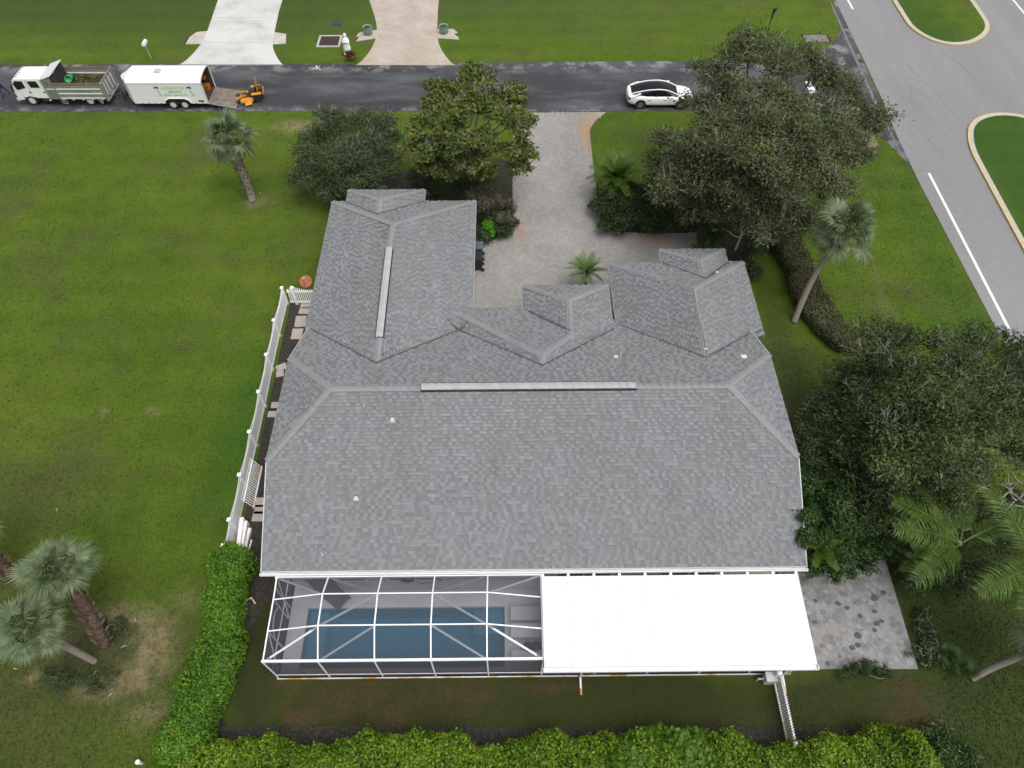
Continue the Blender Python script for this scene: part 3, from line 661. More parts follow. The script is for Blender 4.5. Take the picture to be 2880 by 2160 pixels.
sx = [-9.44 + 2.085 * k for k in range(11)]
for k, x in enumerate(FX + [3.2, 5.3, 7.4, 9.4, 11.05]): MB().bar((x, -9.97, .1), (x, -9.97, 2.25), .06, .06).build('post', WALU, cage)
MB().b2((-9.48, -10.05, .0), (11.1, -9.94, .1)).build('sill', STW, cage); MB().b2((-9.46, -9.99, .42), (11.08, -9.955, .47)).build('chair_rail', WALU, cage)
def brace(p, q): MB().bar(Vector(p) - Vector((0, 0, .07)), Vector(q) - Vector((0, 0, .07)), .08, .03).build('brace', mat('brace_grey', [(.55, .56, .58), (.62, .63, .64)], 2, .5), cage)
for (i, j), (k, l) in (((0, 0), (1, 1)), ((1, 0), (2, 1)), ((4, 0), (3, 1)), ((5, 0), (4, 1)), ((1, 2), (2, 1)), ((3, 1), (4, 2)), ((0, 3), (1, 2)), ((1, 3), (2, 2)), ((3, 2), (4, 3)), ((4, 2), (5, 3))): brace(fp(i, j), fp(k, l))
# west wall framing with arched door
for y in (-7.2, -7.65, -8.86): MB().bar((-9.44, y, .1), (-9.44, y, 2.38), .05, .05).build('post', WALU, cage)
MB().b2((-9.5, -10.0, .0), (-9.4, -6.1, .1)).build('sill', WALU, cage); MB().bar((-9.44, -9.95, 1.0), (-9.44, -6.1, 1.0), .05, .05).build('chair_rail', WALU, cage)
MB().bar((-9.42, -9.9, .15), (-9.42, -8.9, 2.3), .035, .05).build('brace', WALU, cage); MB().bar((-9.42, -7.6, .15), (-9.42, -6.85, 2.3), .035, .05).build('brace', WALU, cage)
MB().tube([(-9.40, -8.8 + .55 * (1 - math.cos(a)), 1.55 + .55 * math.sin(a)) for a in [math.pi * k / 12 for k in range(13)]], .022, 6).build('door_arch', WALU, cage)
for i in range(5):
    for j in range(3):
        q = [fp(i, j), fp(i + 1, j), fp(i + 1, j + 1), fp(i, j + 1)]
        MB().add([p + Vector((0, 0, .02)) for p in q], [(0, 1, 2), (0, 2, 3)] if i < 2 else [(0, 1, 3), (1, 2, 3)]).build('screen_panel', SCREEN, cage)
XS = FX + [3.2, 5.3, 7.4, 9.4, 11.05]
for a, b in zip(XS[:-1], XS[1:]):
    MB().add([(a, -9.975, .1), (b, -9.975, .1), (b, -9.975, 2.3), (a, -9.975, 2.3)], [(0, 1, 2, 3)]).build('screen_panel', SCREEN, cage)
for a, b in ((-9.95, -8.86), (-8.86, -7.65), (-7.65, -6.78)): MB().add([(-9.455, a, .1), (-9.455, b, .1), (-9.455, b, 2.35), (-9.455, a, 2.35)], [(0, 1, 2, 3)]).build('screen_panel', SCREEN, cage)
# solid patio roof
pat = hthing('patio_roof', 'bright white insulated panel roof beside the screen cage', 'patio roof')
cx0, cx1, cy0, cy1, cz0, cz1 = 1.1, 11.27, -6.93, -10.3, 2.76, 2.46
npan = 10; pw = (cx1 - cx0) / npan
PANM = mat('white_panel', [(.63, .64, .65), (.68, .685, .69)], .45, .5)
for k in range(npan):
    a, b = cx0 + k * pw + .003, cx0 + (k + 1) * pw - .003; b_ = MB()
    b_.hexa([(a, cy1, cz1 - .07), (b, cy1, cz1 - .07), (b, cy0, cz0 - .07), (a, cy0, cz0 - .07), (a, cy1, cz1), (b, cy1, cz1), (b, cy0, cz0), (a, cy0, cz0)])
    b_.hexa([(b - .06, cy1, cz1 + .0005), (b - .002, cy1, cz1 + .0005), (b - .002, cy0, cz0 + .0005), (b - .06, cy0, cz0 + .0005), (b - .06, cy1, cz1 + .01), (b - .002, cy1, cz1 + .01), (b - .002, cy0, cz0 + .01), (b - .06, cy0, cz0 + .01)])
    b_.build('roof_panel', PANM, pat)
g = MB().b2((cx0 - .02, cy1 - .16, cz1 - .15), (cx1 + .03, cy1 - .003, cz1 - .13)).b2((cx0 - .02, cy1 - .175, cz1 - .15), (cx1 + .03, cy1 - .16, cz1 - .01)).b2((cx0 - .02, cy1 - .002, cz1 - .15), (cx1 + .03, cy1 + .0, cz1 - .075))
for x in (cx0 - .02, cx1 + .03): g.b2((x - .01, cy1 - .176, cz1 - .152), (x + .01, cy1 - .001, cz1 - .005))
g.build('gutter', WALU, pat)
MB().b2((cx0, cy0 + .005, cz0 - .32), (cx1, cy0 + .03, cz0 - .075)).build('back_beam', mat('beam_grey', [(.35, .35, .36), (.5, .5, .5)], 6, .6), pat)
for k in range(11):
    x = min(cx0 + .05 + k * pw, cx1 - .05); MB().b2((x - .05, cy0 - .02, cz0 - .3), (x + .05, cy0 + .12, cz0 - .012)).build('riser', WALU, pat)
MB().b2((cx0, -9.93, 2.3), (cx1, -9.85, 2.41)).build('header', WALU, pat)
def spout(x, dx):
    b = MB().tube([(x, cy1 - .1, cz1 - .15), (x, cy1 - .1, cz1 - .35), (x + dx, -10.1, 1.9), (x + dx, -10.1, .25), (x + dx, -10.1, .12), (x + dx + .0, -10.75, .05)], .045, 6)
    t = NT('spout_paint'); sp = t.n('SeparateXYZ'); tc = t.n('TexCoord'); t.set(sp.inputs[0], tc.outputs['Object'])
    o = b.build('downspout', t.m, pat); t.bsdf(t.mix(t.mr(t.math('ADD', sp.outputs[1], t.math('MULTIPLY', t.noise(8), .1)), -10.4, -10.5), (.78, .78, .78), (.6, .28, .08)), .5)
spout(2.75, -.12); spout(10.95, -.22)
# things inside the cage
def lounger(px, py, rz):
    q = HMI @ at(px, py, .35)
    o = hthing('lounge_chair', 'dark sling lounge chair angled beside the pool under the screen', 'lounge chair', q.x, q.y, zt, rz)
    SL = mat('grey_sling', [(.09, .09, .10), (.13, .13, .14)], 3, .8); FR = mat('bronze_frame', [(.03, .03, .035), (.05, .05, .05)], 3, .5)
    MB().b2((-.3, -.3, .33), (.95, .3, .35)).build('seat', SL, o)
    MB().hexa([(-.3, -.3, .34), (-.3, .3, .34), (-.95, .3, .72), (-.95, -.3, .72), (-.29, -.3, .36), (-.29, .3, .36), (-.94, .3, .74), (-.94, -.3, .74)]).build('backrest', SL, o)
    f = MB()
    for y in (-.33, .33): f.tube([(-1.0, y, .75), (-.3, y, .34), (1.0, y, .34)], .022, 6)
    f.build('frame', FR, o)
    for x in (-.55, .85):
        for y in (-.33, .33): MB().tube([(x, y, .0), (x, y, .34)], .02, 6).build('leg', FR, o)
    for y in (-.36, .36): MB().tube([(-.4, y, .34), (-.35, y, .58), (.15, y, .58), (.2, y, .34)], .018, 6).build('armrest', FR, o)
lounger(925, 1662, R(-38))
q = hl(1147, 1618, 1.0)
hs = hthing('garden_hose', 'coiled black garden hose hung on the wall behind pool', 'hose', q.x, -6.25, 0)
h = MB()
for k in range(5): h.tube([(.24 * math.cos(a) * (1 + .03 * k), -.02 - k * .025, 1.0 + .24 * math.sin(a)) for a in [2 * math.pi * i / 18 for i in range(19)]], .018, 6, False)
h.tube(smooth_line([(.2, -.05, .85), (.5, -.1, .5), (.9, -.15, .75), (1.4, -.1, .9), (1.9, -.05, .95)], 2), .014, 6)
h.build('coil', BLACK, hs); MB().b2((-.08, -.02, .9), (.08, .19, 1.1)).build('bracket', DARKMET, hs)
WB = mat('white_slab', [(.6, .6, .61), (.66, .66, .66)], 2, .6)
def slab(px, py, w, d, h, label, nm, cat):
    q = HMI @ at(px, py, h); o = hthing(nm, label, cat, q.x, q.y, zt)
    MB().b2((-w / 2, -d / 2, h - zt - .08), (w / 2, d / 2, h - zt)).build('top', WB, o, bevel=.012)
    for x in (-w / 2 + .12, w / 2 - .12): MB().b2((x - .06, -d / 2 + .06, 0), (x + .06, d / 2 - .06, h - zt - .08)).build('leg', WB, o)
slab(1500, 1724, 1.9, .58, .5, 'white slab bench nearest the house beside the pool steps', 'slab_bench', 'bench')
slab(1502, 1772, 1.9, .56, .72, 'white slab table between the two slab benches', 'slab_table', 'table')
slab(1504, 1846, 1.9, .5, .5, 'white slab bench nearest the outer screen wall', 'slab_bench', 'bench')
for i, (px, py, lb) in enumerate(((1485, 1818, 'dark round stool nearer the pool beside the white bench'), (1508, 1817, 'dark round stool nearer the patio roof beside the bench'))):
    q = HMI @ at(px, py, .55); o = hthing('round_stool', lb, 'stool', q.x, q.y, zt)
    MB().lathe([(.02, .38), (.19, .38), (.2, .42), (.19, .46), (.05, .47)], 20).build('seat', DARKMET, o, True); MB().lathe([(.16, 0), (.15, .03), (.03, .05), (.03, .38)], 14).build('pedestal', DARKMET, o)
# flagstone patio east of the solid roof
PATM = mat('patio_concrete', [(.13, .13, .13), (.2, .2, .2), (.25, .247, .243), (.28, .275, .27)], 2.4, .85, bump=.3)
pp = [(11.6, 11.8), (16.45, 12.15), (16.35, 7.55), (11.9, 7.55)]
pt = MB().prism(pp, 0, .1).build('flagstone_patio', PATM); pt['kind'] = 'structure'
SC = [mat('stone_slate', [(.06, .062, .066), (.1, .1, .105)], 5, .8), mat('stone_grey', [(.15, .15, .155), (.21, .21, .21)], 4, .8), mat('stone_rust', [(.17, .11, .08), (.24, .18, .14)], 4, .8), mat('stone_pale', [(.24, .24, .235), (.29, .285, .28)], 4, .8)]
r2 = random.Random(3); cent = []
tries = 0
while len(cent) < 190 and tries < 8000:
    tries += 1; x, y = r2.uniform(11.75, 16.35), r2.uniform(7.65, 12.0)
    if in_poly(x, y, [(12.0, 11.75), (16.2, 11.95), (16.15, 7.75), (12.1, 7.75)]) and all((x - a) ** 2 + (y - b) ** 2 > .27 ** 2 for a, b in cent): cent.append((x, y))
for x, y in cent:
    n = r2.randint(5, 7); s = r2.uniform(.09, .14); ph = r2.uniform(0, 6); u = r2.random()
    poly = [(s * r2.uniform(.75, 1.25) * math.cos(ph + 2 * math.pi * k / n) * 1.15, s * r2.uniform(.75, 1.2) * math.sin(ph + 2 * math.pi * k / n)) for k in range(n)]
    MB().prism(poly, -.02, .012 + r2.uniform(0, .006)).build('stone', SC[0 if u < .13 else 1 if u < .33 else 2 if u < .37 else 3], pt, loc=(x, y, .1))
# ---------------------------------------------------------------- fences
STV = NT('stained_vinyl'); _z = STV.n('SeparateXYZ'); STV.set(_z.inputs[0], STV.pos())
_m = STV.math('MULTIPLY', STV.mr(STV.math('ADD', _z.outputs[2], STV.math('MULTIPLY', STV.noise(2.5), .5)), .75, .35), STV.mr(STV.noise(.6, 3), .42, .6)); STV.bsdf(STV.mix(_m, (.84, .845, .85), (.5, .3, .1)), .5); STV = STV.m
def post(parent, x, y, h, w=.13, m=WHITE):
    o = MB().b2((-w / 2, -w / 2, 0), (w / 2, w / 2, h)).build('post', m, parent, loc=(x, y, 0), bevel=.008)
    MB().b2((-w / 2 - .02, -w / 2 - .02, h), (w / 2 + .02, w / 2 + .02, h + .025)).add([(-w / 2, -w / 2, h + .025), (w / 2, -w / 2, h + .025), (w / 2, w / 2, h + .025), (-w / 2, w / 2, h + .025), (0, 0, h + .1)], [(0, 1, 4), (1, 2, 4), (2, 3, 4), (3, 0, 4)]).build('post_cap', m, o)
    return o
PK = MB().b2((-.045, -.012, 0), (.045, .012, .97)).add([(-.045, -.012, .97), (.045, -.012, .97), (.045, .012, .97), (-.045, .012, .97), (0, 0, 1.0)], [(0, 1, 4), (1, 2, 4), (2, 3, 4), (3, 0, 4)])
_pk = {}
def picket(parent, x, y, z0, h, rz, m=WHITE, w=1.):
    if m.name not in _pk:
        me = bpy.data.meshes.new('picket'); me.from_pydata(PK.v, [], PK.f); me.materials.append(m); _pk[m.name] = me
    return link('picket', _pk[m.name], None, parent, (x, y, z0), (0, 0, rz), (w, 1, h))
fpts = [(-12.74, 27.42), (-12.72, 25.06), (-12.65, 22.72), (-12.56, 20.38), (-12.5, 18.05), (-12.45, 15.73), (-12.4, 13.5), (-12.37, 12.3)]
fl = thing('picket_fence', 'long white vinyl fence with scalloped top beside the left lawn', 'fence', (fpts[0][0], fpts[0][1], 0)); ox, oy = fpts[0]
for x, y in fpts: post(fl, x - ox, y - oy, 1.32)
for (x0, y0), (x1, y1) in zip(fpts[:-1], fpts[1:]):
    d = math.hypot(x1 - x0, y1 - y0); rz = math.atan2(y1 - y0, x1 - x0); n = max(4, int(d / .1)); m = STV if y0 < 17 else WHITE
    for z in (.16, 1.0): MB().bar((x0 - ox, y0 - oy, z), (x1 - ox, y1 - oy, z), .05, .14).build('rail', m, fl)
    for k in range(1, n):
        f = k / n; h = 1.28 - .17 * math.sin(math.pi * f)
        picket(fl, x0 + (x1 - x0) * f - ox, y0 + (y1 - y0) * f - oy, .06, h, rz, m, 1.15)
gt_ = thing('fence_gate', 'white picket gate with scalloped top between fence corner and house', 'gate', (-12.6, 27.42, 0))
for x in (.42, 2.28): post(gt_, x, 0, 1.32, .15 if x < 1 else .1)
for a, b in ((.05, .36), (.5, 2.22)):
    for z in (.18, 1.0): MB().bar((a, 0, z), (b, 0, z), .05, .13).build('rail', WHITE, gt_)
for x in (.13, .24, .33): picket(gt_, x, 0, .1, 1.13, 0, WHITE, .7)
n = 15
for k in range(n):
    f = (k + .5) / n; picket(gt_, .52 + 1.7 * f, 0, .1, 1.26 - .2 * math.sin(math.pi * f), 0, WHITE, .72)
# loose fence panel leaning on the inside of the fence
lp = thing('loose_fence_panel', 'loose white picket panel leaning inside the long fence', 'fence panel', (-11.98, 15.7, 0))
b0 = Vector((.06, -1.05, .03)); b1 = Vector((.0, 1.15, .03)); up = Vector((-.33, 0, .9))
for f in (.04, .78): MB().bar(b0 + up * f, b1 + up * f, .05, .1).build('rail', STV, lp)
for k in range(19):
    s = (k + .5) / 19; p = b0.lerp(b1, s); MB().bar(p, p + up * 1.0, .022, .055, (0, 1, 0)).build('picket', STV, lp)
bs = [('wide white fence board stacked against the fence', -12.12, 13.3, .18, 1.4, .5, .1), ('white square rail lying beside the stacked fence boards', -11.98, 13.15, .12, 1.5, .35, .06), ('stained cream rail with slot lying beside the hedge end', -11.84, 12.95, .13, 1.35, .2, .0), ('thin white lath lying beside the dark mulch path', -11.7, 12.6, .05, 1.0, .1, -.05)]
for lb, x, y, w, l, h, rz in bs:
    o = MB().b2((-w / 2, -l / 2, 0), (w / 2, l / 2, h)).build('fence_board', STV if 'cream' in lb else WHITE, loc=(x, y, .014), bevel=.008); o.rotation_euler = (0, 0, rz); tag(o, lb, 'board', 'boards stacked by the fence')
# low fence from the patio to the back hedge
f2 = thing('picket_fence', 'low white open picket fence running from patio roof to back hedge', 'fence', (10.44, 7.2, 0))
post(f2, -.05, -.02, 1.1, .15); post(f2, -.02, -2.55, 1.1, .12)
MB().bar((0, -.1, .12), (.03, -2.6, .12), .05, .09).build('rail', STV, f2); MB().bar((0, -.1, .92), (.03, -2.6, .92), .05, .09).build('rail', STV, f2)
for k in range(26):
    y = -.16 - k * .093; picket(f2, .0 + .01 * k / 26, y, .06, 1.08 if k % 2 else .98, R(90), WHITE, .42)
    MB().b2((.04, y - .016, .9), (.07, y + .016, 1.0)).build('picket_stub', WHITE, f2)
ac = thing('pool_filter_box', 'small pale grey equipment box at the head of low fence', 'equipment box', (10.2, 7.12, 0))
GPL = mat('grey_plastic', [(.5, .51, .53), (.58, .59, .6)], 3, .5)
MB().b2((-.2, -.16, 0), (.2, .16, .62)).build('cabinet', GPL, ac, bevel=.05); MB().b2((-.23, -.19, .62), (.23, .19, .68)).build('lid', GPL, ac, bevel=.02); MB().tube([(-.2, 0, .3), (-.42, 0, .3), (-.42, 0, .02)], .035, 8).build('pipe', GPL, ac)
# satellite dish
q = at(859, 802, 1.45)
sd_ = thing('satellite_dish', 'rust coloured round satellite dish above the picket gate', 'satellite dish', (q.x, 27.75, 0))
RUST = mat('rusty_dish', [(.28, .08, .03), (.36, .13, .06), (.3, .17, .08)], 3, .7)
Mx = Matrix.Rotation(R(52), 3, 'X') @ Matrix.Rotation(R(180), 3, 'X')
Mx = Matrix.Rotation(R(35), 3, 'X')
MB().lathe([(.01, 0), (.12, .012), (.24, .05), (.33, .1), (.345, .115), (.33, .112), (.24, .062), (.12, .026), (.01, .016)], 24, (0, 0, 1.45), Mx).build('reflector', RUST, sd_, True)
MB().tube([(0, 0, 0), (0, 0, 1.1), (0, .03, 1.45)], .03, 8).build('mast', RUST, sd_); MB().tube([(0, -.26, 1.35), (0, -.35, 1.75), (0, -.2, 1.9)], .014, 6).build('feed_arm', DARKMET, sd_); MB().b2((-.05, -.24, 1.85), (.05, -.12, 1.94)).build('feed_horn', mat('horn_grey', (.4, .38, .36)), sd_, bevel=.01)
# ---------------------------------------------------------------- vehicles
VW = mat('vehicle_white', [(.74, .75, .76), (.8, .8, .8)], .8, .3, spec=.5); ALU = mat('dull_aluminium', [(.24, .25, .23), (.33, .34, .32)], 1.5, .5, metal=.25)
VGL = mat('tinted_glass', [(.008, .009, .011), (.016, .018, .022)], 2, .06, spec=.7); TYRE = mat('tyre_rubber', [(.014, .014, .015), (.028, .028, .028)], 9, .85)
RIM = mat('rim_white', [(.62, .62, .61), (.7, .7, .7)], 3, .4); GREENP = mat('print_green', [(.03, .2, .05), (.05, .28, .08)], 3, .6); LIMEP = mat('print_lime', [(.30, .62, .25), (.38, .68, .32)], 3, .6)
def wheel(parent, x, y, r, w, rim=RIM, side=-1, nm='wheel'):
    Mx = Matrix.Rotation(R(90), 3, 'X')
    o = MB().lathe([(r * .55, -w / 2), (r * .92, -w / 2), (r, -w / 2 + .04), (r, w / 2 - .04), (r * .92, w / 2), (r * .55, w / 2)], 24, (0, 0, 0), Mx).build(nm, TYRE, parent, loc=(x, y, r))
    d = side * (w / 2)
    MB().lathe([(.01, -.05), (r * .22, -.05), (r * .3, -.02), (r * .5, -.045), (r * .6, .012)], 20, (0, d, 0), Matrix.Rotation(R(90) * -side, 3, 'X') if side > 0 else Matrix.Rotation(R(90), 3, 'X')).build('rim', rim, o)
    h = MB()
    for k in range(6): h.lathe([(.01, 0), (r * .07, 0), (r * .07, .01)], 6, (r * .37 * math.cos(k * 1.047), d + side * .035, r * .37 * math.sin(k * 1.047)), Matrix.Rotation(R(90), 3, 'X'))
    h.build('bolt_holes', DARKMET, o)['kind'] = 'stuff'; return o
tk = thing('dump_truck', 'white crew cab landscape truck with grey dump body on street', 'truck', (-35.72, 46.78, .012))
cab = MB()
prof = [(.12, .42), (.06, .75), (.02, 1.12), (.30, 1.92), (.5, 2.04), (2.32, 2.06), (2.36, 1.2), (2.36, .55), (1.5, .55), (1.35, .62), (.55, .62), (.48, .42)]
n = len(prof); w0, w1 = .1, 1.82
cab.add([(x, w0 + (.05 if z > 1.5 else 0), z) for x, z in prof] + [(x, w1 - (.05 if z > 1.5 else 0), z) for x, z in prof], [tuple(range(n)), tuple(range(2 * n - 1, n - 1, -1))] + [(i, n + i, n + (i + 1) % n, (i + 1) % n) for i in range(n)])
cab.build('cab', VW, tk, bevel=.05)
def side_poly(parent, pts, y, th, nm, m): 
    b = MB(); k = len(pts); b.add([(x, y, z) for x, z in pts] + [(x, y + th, z) for x, z in pts], [tuple(range(k)), tuple(range(2 * k - 1, k - 1, -1))] + [(i, k + i, k + (i + 1) % k, (i + 1) % k) for i in range(k)]); return b.build(nm, m, parent)
for y in (w0 - .008, w1 - .012):
    yy = y + (.03 if y < 1 else -.03)
    side_poly(tk, [(.36, 1.22), (1.02, 1.38), (1.0, 1.86), (.46, 1.88), (.3, 1.6)], y + (.0), .05, 'door_window', VGL)
    side_poly(tk, [(1.42, 1.4), (2.06, 1.4), (2.0, 1.86), (1.38, 1.86)], y, .05, 'door_window', VGL)
    for x in (1.12, 2.12): MB().b2((x, y - .02, 1.02), (x + .14, y + .05, 1.08)).build('door_handle', DARKMET, tk)
    sm = MB()
    for x in (.52, 1.25, 2.28): sm.b2((x, y + .001, .66), (x + .012, y + .05, 1.95))
    sm.build('door_seam', mat('seam_grey', (.3, .31, .32)), tk)
MB().hexa([(.02, .22, 1.2), (.06, .22, 1.2), (.06, 1.7, 1.2), (.02, 1.7, 1.2), (.25, .28, 1.86), (.3, .28, 1.86), (.3, 1.64, 1.86), (.25, 1.64, 1.86)]).build('windscreen', VGL, tk)
MB().b2((-.06, .05, .36), (.16, 1.87, .58)).build('bumper', mat('bumper_grey', [(.4, .41, .42), (.5, .5, .5)], 3, .5), tk, bevel=.03)
for y in (.2, 1.45): MB().b2((-.02, y, .68), (.08, y + .28, .84)).build('headlight', mat('lamp_glass', (.6, .6, .58), rough=.2), tk)
for k in range(5): MB().lathe([(.05, 0), (.05, .03), (.03, .05)], 8, (.62, .35 + k * .3, 2.045)).build('marker_lamp', mat('amber_dark', (.12, .06, .03)), tk)
for y in (-.12, 2.0): MB().b2((.12, y, 1.2), (.2, y + .12, 1.6)).bar((.16, y + .06, 1.62), (.35, w0 + .05 if y < 0 else w1 - .05, 1.7), .03).build('mirror', BLACK, tk)
MB().b2((.5, .35, .34), (6.6, .6, .56)).b2((.5, 1.4, .34), (6.6, 1.65, .56)).build('chassis', BLACK, tk)
MB().b2((1.75, .12, .3), (2.3, .34, .55)).build('fuel_tank', DARKMET, tk); MB().tube([(2.25, .1, .42), (2.4, .1, .42)], .05, 8).build('exhaust', RIM, tk)
bx0, bx1, by0, by1 = 3.15, 6.5, 0., 2.18
side_poly(tk, [(2.4, .55), (3.14, .55), (3.14, 2.02), (3.14, 2.14), (2.42, 1.98)], by0 + .02, .04, 'bulkhead_side', mat('grey_green', [(.15, .17, .13), (.2, .22, .17)], 2, .6))
side_poly(tk, [(2.4, .55), (3.14, .55), (3.14, 2.02), (3.14, 2.14), (2.42, 1.98)], by1 - .06, .04, 'bulkhead_side', MATS['grey_green'])
MB().b2((3.1, .03, .55), (3.14, by1 - .03, 2.05)).build('bulkhead', mat('dark_steel', [(.03, .033, .03), (.06, .062, .06)], 2, .6), tk)
MB().hexa([(2.36, .0, 1.99), (3.28, .0, 2.3), (3.28, by1, 2.3), (2.36, by1, 1.99), (2.36, .0, 2.03), (3.28, .0, 2.34), (3.28, by1, 2.34), (2.36, by1, 2.03)]).build('cab_shield', mat('shield_grey', [(.55, .57, .56), (.62, .64, .63)], 1.2, .45), tk)
e = MB()
for k in range(9): a = 2 * math.pi * k / 9; e.bar((2.72 + .1 * math.cos(a), .012, 1.76 + .1 * math.sin(a)), (2.72 + .1 * math.cos(a + .75), .012, 1.76 + .1 * math.sin(a + .75)), .012, .03, (0, 1, 0))
e.b2((2.69, .008, 1.66), (2.74, .02, 1.78)); e.lathe([(.01, 0), (.06, 0), (.06, .01)], 9, (2.72, .02, 1.8), Matrix.Rotation(R(90), 3, 'X')); e.build('tree_emblem', GREENP, tk)
MB().b2((2.52, -.005, 1.3), (3.1, .02, 1.35)).build('trim_strip', VW, tk)
RIBM = mat('rib_white', [(.6, .61, .6), (.68, .69, .68)], 1, .4); WOODT = mat('weathered_plank', [(.16, .10, .075), (.24, .16, .12)], 4, .85)
for y in (by0, by1 - .05):
    MB().b2((bx0, y + .01, .55), (bx1, y + .04, 1.58)).build('side_wall', ALU, tk)
    for z in (.6, .95, 1.3): MB().b2((bx0 + .1, y - .035, z), (bx1 - .12, y + .085, z + .075)).build('side_rib', RIBM, tk)
    MB().b2((bx0, y, 1.58), (bx1, y + .05, 1.78)).build('side_plank', WOODT, tk)
    MB().b2((bx0, y - .01, 1.5), (bx1, y + .06, 1.58)).build('top_rail', ALU, tk)
sg = MB(); 
for k in range(7): sg.b2((4.2 + k * .19, -.008, 1.16 + .03 * math.sin(k * 2)), (4.34 + k * .19, .011, 1.25 + .03 * math.cos(k * 3)))
sg.build('side_lettering', mat('sign_green', [(.05, .3, .04), (.08, .38, .06)], 3, .6), tk)
MB().b2((bx0, .05, .5), (bx1, by1 - .05, .6)).build('dump_floor', mat('dark_floor', [(.04, .04, .035), (.07, .06, .05)], 3, .9), tk)
MB().b2((bx1, .0, .48), (bx1 + .06, by1, 1.78)).build('tailgate', ALU, tk)
for y in (.35, .75, 1.25, 1.7): MB().b2((bx1 + .06, y, .7), (bx1 + .11, y + .06, 1.6)).build('gate_rib', RIBM, tk)
MB().b2((bx1 - .02, -.02, .4), (bx1 + .12, .08, 1.8)).b2((bx1 - .02, by1 - .08, .4), (bx1 + .12, by1 + .02, 1.8)).b2((bx1 + .062, .1, .42), (bx1 + .16, by1 - .1, .52)).build('gate_frame', ALU, tk)
for x in (3.3, 4.0, 4.7, 5.4, 6.1): MB().b2((x, -.02, .5), (x + .16, .05, .56)).build('stake_pocket', RIBM, tk)
st = MB()
for a, b in (((3.15, .02, .5), (3.2, .02, .2)), ((3.5, .02, .5), (3.55, .02, .2)), ((3.2, .02, .2), (3.55, .02, .2)), ((3.17, .02, .35), (3.53, .02, .35))): st.bar(a, b, .05)
st.build('step', ALU, tk)
side_poly(tk, [(5.72, .52), (6.05, .52), (6.12, .3), (6.0, .1)], .06, .02, 'mud_flap', ALU)
wheel(tk, .98, .22, .38, .24); wheel(tk, .98, 1.72, .38, .24, side=1); wheel(tk, 5.18, .2, .38, .24); wheel(tk, 5.18, 1.95, .38, .24, side=1)
gb = MB(); gb.lathe([(.02, -.42), (.22, -.42), (.25, 0), (.26, .38), (.24, .4), (.2, .3), (.02, .2)], 16, (0, 0, 0), Matrix.Rotation(R(70), 3, 'Y') @ Matrix.Rotation(R(25), 3, 'X'))
gbo = gb.build('garden_bin', mat('green_plastic', [(.03, .22, .1), (.05, .3, .15)], 3, .5), None, True, loc=(-31.95, 48.05, 1.45)); gbo.rotation_euler = (0, 0, R(-50)); tag(gbo, 'green plastic bin tipped onto the brush in the dump truck', 'bin')
# brush load
def debris(name, cx, cy, z, lx, ly, n, m, lab):
    V = []
    for _ in range(n):
        c = Vector((cx + random.uniform(-lx, lx), cy + random.uniform(-ly, ly), z + random.uniform(0, .3))); d = Vector((random.gauss(0, 1), random.gauss(0, 1), random.gauss(0, .35))).normalized() * random.uniform(.08, .3)
        s = d.cross(Vector((random.gauss(0, .4), random.gauss(0, .4), 1))).normalized() * random.uniform(.015, .06); V.append([c - d, c + s, c + d, c - s])
    o = link(name, quads_mesh(name, np.array(V)), m); tag(o, lab, 'yard waste', kind='stuff'); return o
debris('brush_load', -30.9, 47.9, 1.0, 1.6, .95, 1500, leafmat('brush', [(.09, .07, .03), (.05, .07, .02), (.10, .11, .03), (.20, .13, .05), (.05, .09, .02)], .9), 'pile of cut brush and palm fronds in the truck bed')
MB().b2((-32.5, 46.9, .7), (-29.3, 48.85, 1.02)).build('brush_core', mat('brush_dark', [(.05, .045, .025), (.08, .06, .035)], 4, .9), bpy.data.objects['brush_load'])
# trailer
tl = thing('cargo_trailer', 'white enclosed cargo trailer with green lettering and lowered rear ramp', 'trailer', (-27.13, 46.45, .012))
L, Wd = 5.25, 2.15
nose = [(0, 0), (-.62, .75), (-.72, 1.07), (-.62, 1.4), (0, Wd)]
side_poly(tl, [(0, .42), (2.2, .42), (2.3, .66), (2.55, .82), (3.75, .82), (4.0, .66), (4.1, .42), (L, .42), (L, 2.0), (0, 2.0)], 0, .04, 'side_wall', VW)
side_poly(tl, [(0, .42), (L, .42), (L, 2.0), (0, 2.0)], Wd - .04, .04, 'side_wall', VW)
ns = MB()
for a, b in zip(nose[:-1], nose[1:]): ns.add([(a[0], a[1], .42), (b[0], b[1], .42), (b[0] * .9, b[1], 2.0), (a[0] * .9, a[1], 2.0)], [(0, 3, 2, 1)])
ns.build('nose_panel', VW, tl)
arch = [(0, 2.0)] + [(Wd / 2 - Wd / 2 * math.cos(math.pi * k / 10), 2.0 + .3 * math.sin(math.pi * k / 10) ** .75) for k in range(1, 10)] + [(Wd, 2.0)]
rf = MB(); k = len(arch); rf.add([(-.06, y - .015 if i == 0 else y, z) for i, (y, z) in enumerate(arch)] + [(L + .04, y - .015 if i == 0 else y, z) for i, (y, z) in enumerate(arch)], [(i, i + 1, k + i + 1, k + i) for i in range(k - 1)])
nosetop = [(x * .92 - .03, y, 2.0) for x, y in nose]
for i in range(k - 1):
    f0, f1 = i / (k - 1), (i + 1) / (k - 1)
    def np_(f):
        y = f * Wd; 
        for a, b in zip(nosetop[:-1], nosetop[1:]):
            if a[1] <= y <= b[1] + 1e-6: u = (y - a[1]) / (b[1] - a[1]); return (a[0] + (b[0] - a[0]) * u, y, 2.0)
        return nosetop[-1]
    rf.add([(-.06, *arch[i]), np_(f0), np_(f1), (-.06, *arch[i + 1])], [(0, 1, 2, 3)])
rf.build('roof', VW, tl, True)
sm = MB()
